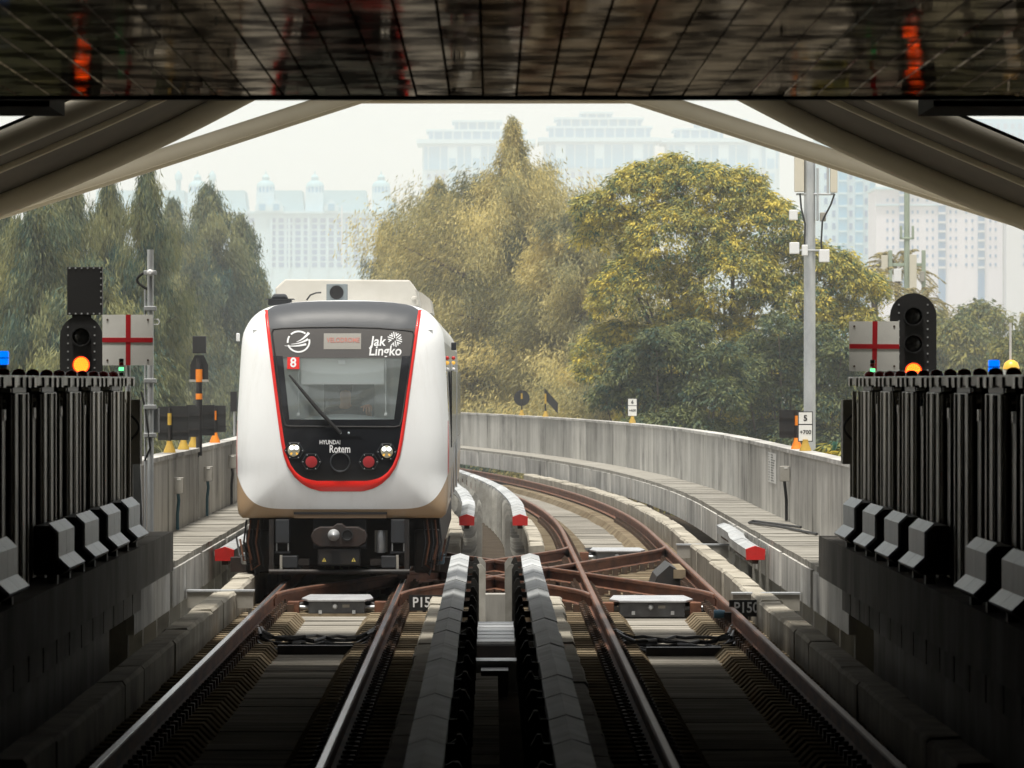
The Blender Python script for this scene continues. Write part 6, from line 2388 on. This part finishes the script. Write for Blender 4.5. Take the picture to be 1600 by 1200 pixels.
pal = thing('palace_building', 'pale palace-like building with domed roof turrets behind the train', 'building', (bx_(390), D, GZ))
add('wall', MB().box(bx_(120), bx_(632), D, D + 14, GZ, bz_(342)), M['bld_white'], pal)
add('cornice', MB().box(bx_(118), bx_(634), D - 0.5, D + 14.5, bz_(345), bz_(341)), M['bld_white'], pal)
for a, b_ in ((145, 290), (335, 385), (405, 475), (500, 575)):
    pr = [(bx_(a), bz_(341)), (bx_(b_), bz_(341)), (bx_(b_ - 4), bz_(302)), (bx_(a + 4), bz_(302))]
    add('roof', MB().prism_y(pr, D + 2, D + 12), M['bld_teal'], pal)
for a in (410, 432, 518, 612, 282, 195):
    pr = [(bx_(a - 11), bz_(341)), (bx_(a + 11), bz_(341)), (bx_(a + 11), bz_(332)), (bx_(a), bz_(318)), (bx_(a - 11), bz_(332))]
    gb = add('gable', MB().prism_y(pr, D - 0.6, D + 3), M['bld_white'], pal)
    add('gable_window', MB().box(bx_(a - 5), bx_(a + 5), D - 0.7, D - 0.61, bz_(340), bz_(328)), M['bld_cyan'], gb)
for a in (307, 414, 491, 595):
    base = add('turret', MB().box(bx_(a - 14), bx_(a + 14), D + 1, D + 5, bz_(341), bz_(306)), M['bld_white'], pal)
    add('colonnade', MB().lathe((bx_(a), D + 3, bz_(306)), [(1.15, 0), (1.15, 0.7), (1.2, 1.0)], 14), M['bld_cyan'], base)
    for q in range(7):
        ang = math.pi + math.pi * (q + 0.5) / 7
        add('column', MB().box(bx_(a) + 1.2 * math.cos(ang) - 0.09, bx_(a) + 1.2 * math.cos(ang) + 0.09, D + 3 + 1.2 * math.sin(ang) - 0.1, D + 3 + 1.2 * math.sin(ang) + 0.1, bz_(306), bz_(295)), M['bld_white'], base)
    add('dome', MB().lathe((bx_(a), D + 3, bz_(295)), [(1.25, 0), (1.2, 0.35), (0.95, 0.75), (0.5, 1.0), (0.5, 1.35), (0.55, 1.5), (0.4, 1.8), (0.12, 2.0), (0.06, 2.6)], 16), M['bld_teal'], base, smooth=True)
for a in (277, 330):
    add('small_turret', MB().lathe((bx_(a), D + 3, bz_(306)), [(0.35, 0), (0.35, 2.0), (0.5, 2.05), (0.5, 2.9), (0.3, 3.2), (0.05, 3.6)], 10), M['bld_teal'], pal, smooth=True)
facade(pal, bx_(420), bx_(628), bz_(445), bz_(352), D, 16, 8, 0.62, 0.70)
facade(pal, bx_(125), bx_(400), bz_(445), bz_(352), D, 20, 8, 0.62, 0.70)
for a in (424, 452, 482, 512, 545, 580, 605):
    add('pilaster', MB().box(bx_(a - 1.5), bx_(a + 1.5), D - 0.35, D - 0.01, bz_(450), bz_(346)), M['bld_white'], pal)
add('flag_mast', MB().tube([(bx_(535), D - 3, bz_(440)), (bx_(535), D - 3, bz_(332))], 0.1, 6), M['bld_grey'], pal)

# three glazed towers
def tower(label, x0, x1, top, D, cols, crown):
    X0, X1 = xat(x0, D), xat(x1, D)
    t = thing('apartment_tower', label, 'tower', ((X0 + X1) / 2, D, GZ), 'apartment towers')
    zt = zat(top, D)
    zl = zat(430, D)
    add('wall', MB().box(X0, X1, D, D + 18, GZ, zt), M['bld_white'], t)
    zm = zat(top + 46, D)
    w_ = (X1 - X0)
    add('upper_glazing', MB().box(X0 + 0.3, X1 - 0.3, D - 0.4, D + 0.0 - 0.001, zm, zt - 0.6), M['bld_cyan'], t)
    add('roof_slab', MB().box(X0 - 1.0, X1 + 1.0, D - 1.0, D + 18.5, zt, zt + 0.8), M['bld_white'], t)
    # bays with balconies in the upper part
    for c in cols:
        xc = X0 + w_ * c
        b_ = add('balcony_bay', MB().box(xc - w_ * 0.045, xc + w_ * 0.045, D - 0.75, D - 0.41, zl, zt - 0.5), M['bld_white'], t)
        n = int((zt - 0.5 - zl) / 2.9)
        for k in range(n):
            zz = zl + k * 2.9 + 0.4
            add('balcony_door', MB().box(xc - w_ * 0.032, xc + w_ * 0.032, D - 0.85, D - 0.76, zz, zz + 2.0), M['bld_cyan'], b_)
    facade(t, X0 + 0.5, X1 - 0.5, zl, zm - 0.4, D, 14, 9, 0.5, 0.6)
    # vertical mullions over the glazing
    for k in range(9):
        xc = X0 + w_ * (k + 0.5) / 9
        add('mullion', MB().box(xc - 0.10, xc + 0.10, D - 0.55, D - 0.401, zm, zt - 0.6), M['bld_white'], t)
    # stepped crown with columns and railings
    zc = zt + 0.8
    for (a, b_, h, mm) in crown:
        cr = add('crown_storey', MB().box(X0 + w_ * a, X0 + w_ * b_, D + 1, D + 14, zc, zc + h), M[mm], t)
        for k in range(int((b_ - a) * 12)):
            xc = X0 + w_ * (a + (b_ - a) * (k + 0.5) / max(1, int((b_ - a) * 12)))
            add('crown_column', MB().box(xc - 0.16, xc + 0.16, D + 0.6, D + 0.99, zc, zc + h), M['bld_white'], cr)
        add('crown_slab', MB().box(X0 + w_ * a - 0.5, X0 + w_ * b_ + 0.5, D + 0.4, D + 14.5, zc + h, zc + h + 0.4), M['bld_white'], cr)
        zc += h + 0.4
    return t


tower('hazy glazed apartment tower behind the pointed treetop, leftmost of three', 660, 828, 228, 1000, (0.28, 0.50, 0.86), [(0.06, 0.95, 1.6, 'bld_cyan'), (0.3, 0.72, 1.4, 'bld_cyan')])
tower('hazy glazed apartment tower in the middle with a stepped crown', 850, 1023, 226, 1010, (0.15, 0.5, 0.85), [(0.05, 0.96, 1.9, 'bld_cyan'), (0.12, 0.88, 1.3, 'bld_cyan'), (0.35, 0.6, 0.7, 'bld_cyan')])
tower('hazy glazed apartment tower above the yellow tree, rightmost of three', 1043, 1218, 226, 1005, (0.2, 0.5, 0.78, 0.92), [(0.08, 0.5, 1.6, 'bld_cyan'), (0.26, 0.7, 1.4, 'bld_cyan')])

# pale blue tower block and the pink slab on the right
D = 640.0
t = thing('tower_block', 'pale blue and white striped tower block behind the mast', 'tower', (xat(1330, D), D, GZ))
X0, X1 = xat(1282, D), xat(1368, D)
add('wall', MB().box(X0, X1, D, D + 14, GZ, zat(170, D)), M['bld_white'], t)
for a, b_ in ((1310, 1323), (1336, 1348), (1359, 1367)):
    add('glazed_bay', MB().box(xat(a, D), xat(b_, D), D - 0.5, D - 0.001, GZ + 6, zat(172, D)), M['bld_cyan'], t)
    z = zat(440, D)
    while z < zat(175, D):
        add('bay_sill', MB().box(xat(a, D), xat(b_, D), D - 0.6, D - 0.501, z, z + 0.25), M['bld_white'], t)
        z += 1.65
facade(t, xat(1284, D), xat(1309, D), zat(440, D), zat(190, D), D, 2, 11, 0.4, 0.5)
facade(t, xat(1324, D), xat(1335, D), zat(440, D), zat(190, D), D, 1, 11, 0.45, 0.5)
facade(t, xat(1349, D), xat(1358, D), zat(440, D), zat(190, D), D, 1, 11, 0.45, 0.5)
D = 560.0
t = thing('slab_block', 'pale pink apartment slab with rows of small windows at the right', 'building', (xat(1490, D), D, GZ))
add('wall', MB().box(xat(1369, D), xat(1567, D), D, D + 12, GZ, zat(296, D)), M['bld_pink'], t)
add('side_wing', MB().box(xat(1568, D), xat(1660, D), D - 3, D + 12, GZ, zat(300, D)), M['bld_grey'], t)
add('string_course', MB().box(xat(1368, D), xat(1567, D), D - 0.25, D - 0.001, zat(328, D), zat(326, D)), M['bld_white'], t)
add('roof_parapet', MB().box(xat(1367, D), xat(1569, D), D - 0.4, D + 12.4, zat(297, D), zat(292, D)), M['bld_white'], t)
for a, b_ in ((1405, 1420), (1466, 1477), (1528, 1538)):
    add('stair_bay', MB().box(xat(a, D), xat(b_, D), D - 0.3, D - 0.001, GZ + 4, zat(300, D)), M['bld_glass'], t)
    z = zat(450, D)
    while z < zat(305, D):
        add('bay_sill', MB().box(xat(a, D), xat(b_, D), D - 0.4, D - 0.301, z, z + 0.28), M['bld_grey'], t)
        z += 1.1
for a, b_ in ((1382, 1400), (1422, 1438), (1444, 1462), (1481, 1498), (1505, 1524), (1543, 1560)):
    facade(t, xat(a, D), xat(b_, D), zat(451, D), zat(332, D), D, 2, 7, 0.34, 0.36, 'bld_glass')
    facade(t, xat(a, D), xat(b_, D), zat(326, D), zat(309, D), D, 2, 1, 0.34, 0.36, 'bld_glass')
facade(t, xat(1592, D), xat(1600, D), zat(451, D), zat(348, D), D - 3, 1, 6, 0.5, 0.4, 'bld_glass')
D = 1010.0
t = thing('far_tower', 'far blue glazed tower glimpsed under the canopy at the right edge', 'tower', (xat(1570, D), D, GZ))
add('wall', MB().box(xat(1515, D), xat(1625, D), D, D + 15, GZ, zat(186, D)), M['bld_cyan'], t)
facade(t, xat(1520, D), xat(1622, D), zat(240, D), zat(190, D), D, 9, 3, 0.5, 0.6)

# the city stands well beyond the trees: big buildings a kilometre and more away
for o in list(bpy.data.objects):
    if o.parent is None and o.get('category') in ('building', 'tower'):
        k = 2.05
        x, y, z = o.location
        ztop = max((c.matrix_world.translation.z if False else (max(v.co.z for v in c.data.vertices) + c.location.z)) for c in o.children if c.type == 'MESH') + GZ
        zt2 = CAMZ + k * (ztop - CAMZ)
        o.location = (x * k, y * k, GZ)
        o.scale = (k, k, (zt2 - GZ) / (ztop - GZ))

# ================================================================== humid air
hz = MB().box(-480, 480, -60, 2330, GZ - 1, 128)
ho = add('haze', hz, None, kind='stuff')
hm = bpy.data.materials.new('humid_air')
hm.use_nodes = True
nt = hm.node_tree
nt.nodes.remove(nt.nodes['Principled BSDF'])
pv = nt.nodes.new('ShaderNodeVolumePrincipled')
pv.inputs['Color'].default_value = (0.90, 0.955, 1.0, 1)
pv.inputs['Density'].default_value = 0.00062
pv.inputs['Anisotropy'].default_value = 0.0
nt.links.new(pv.outputs[0], nt.nodes['Material Output'].inputs['Volume'])
ho.data.materials.append(hm)
ho['label'] = 'thin pale haze filling the air'
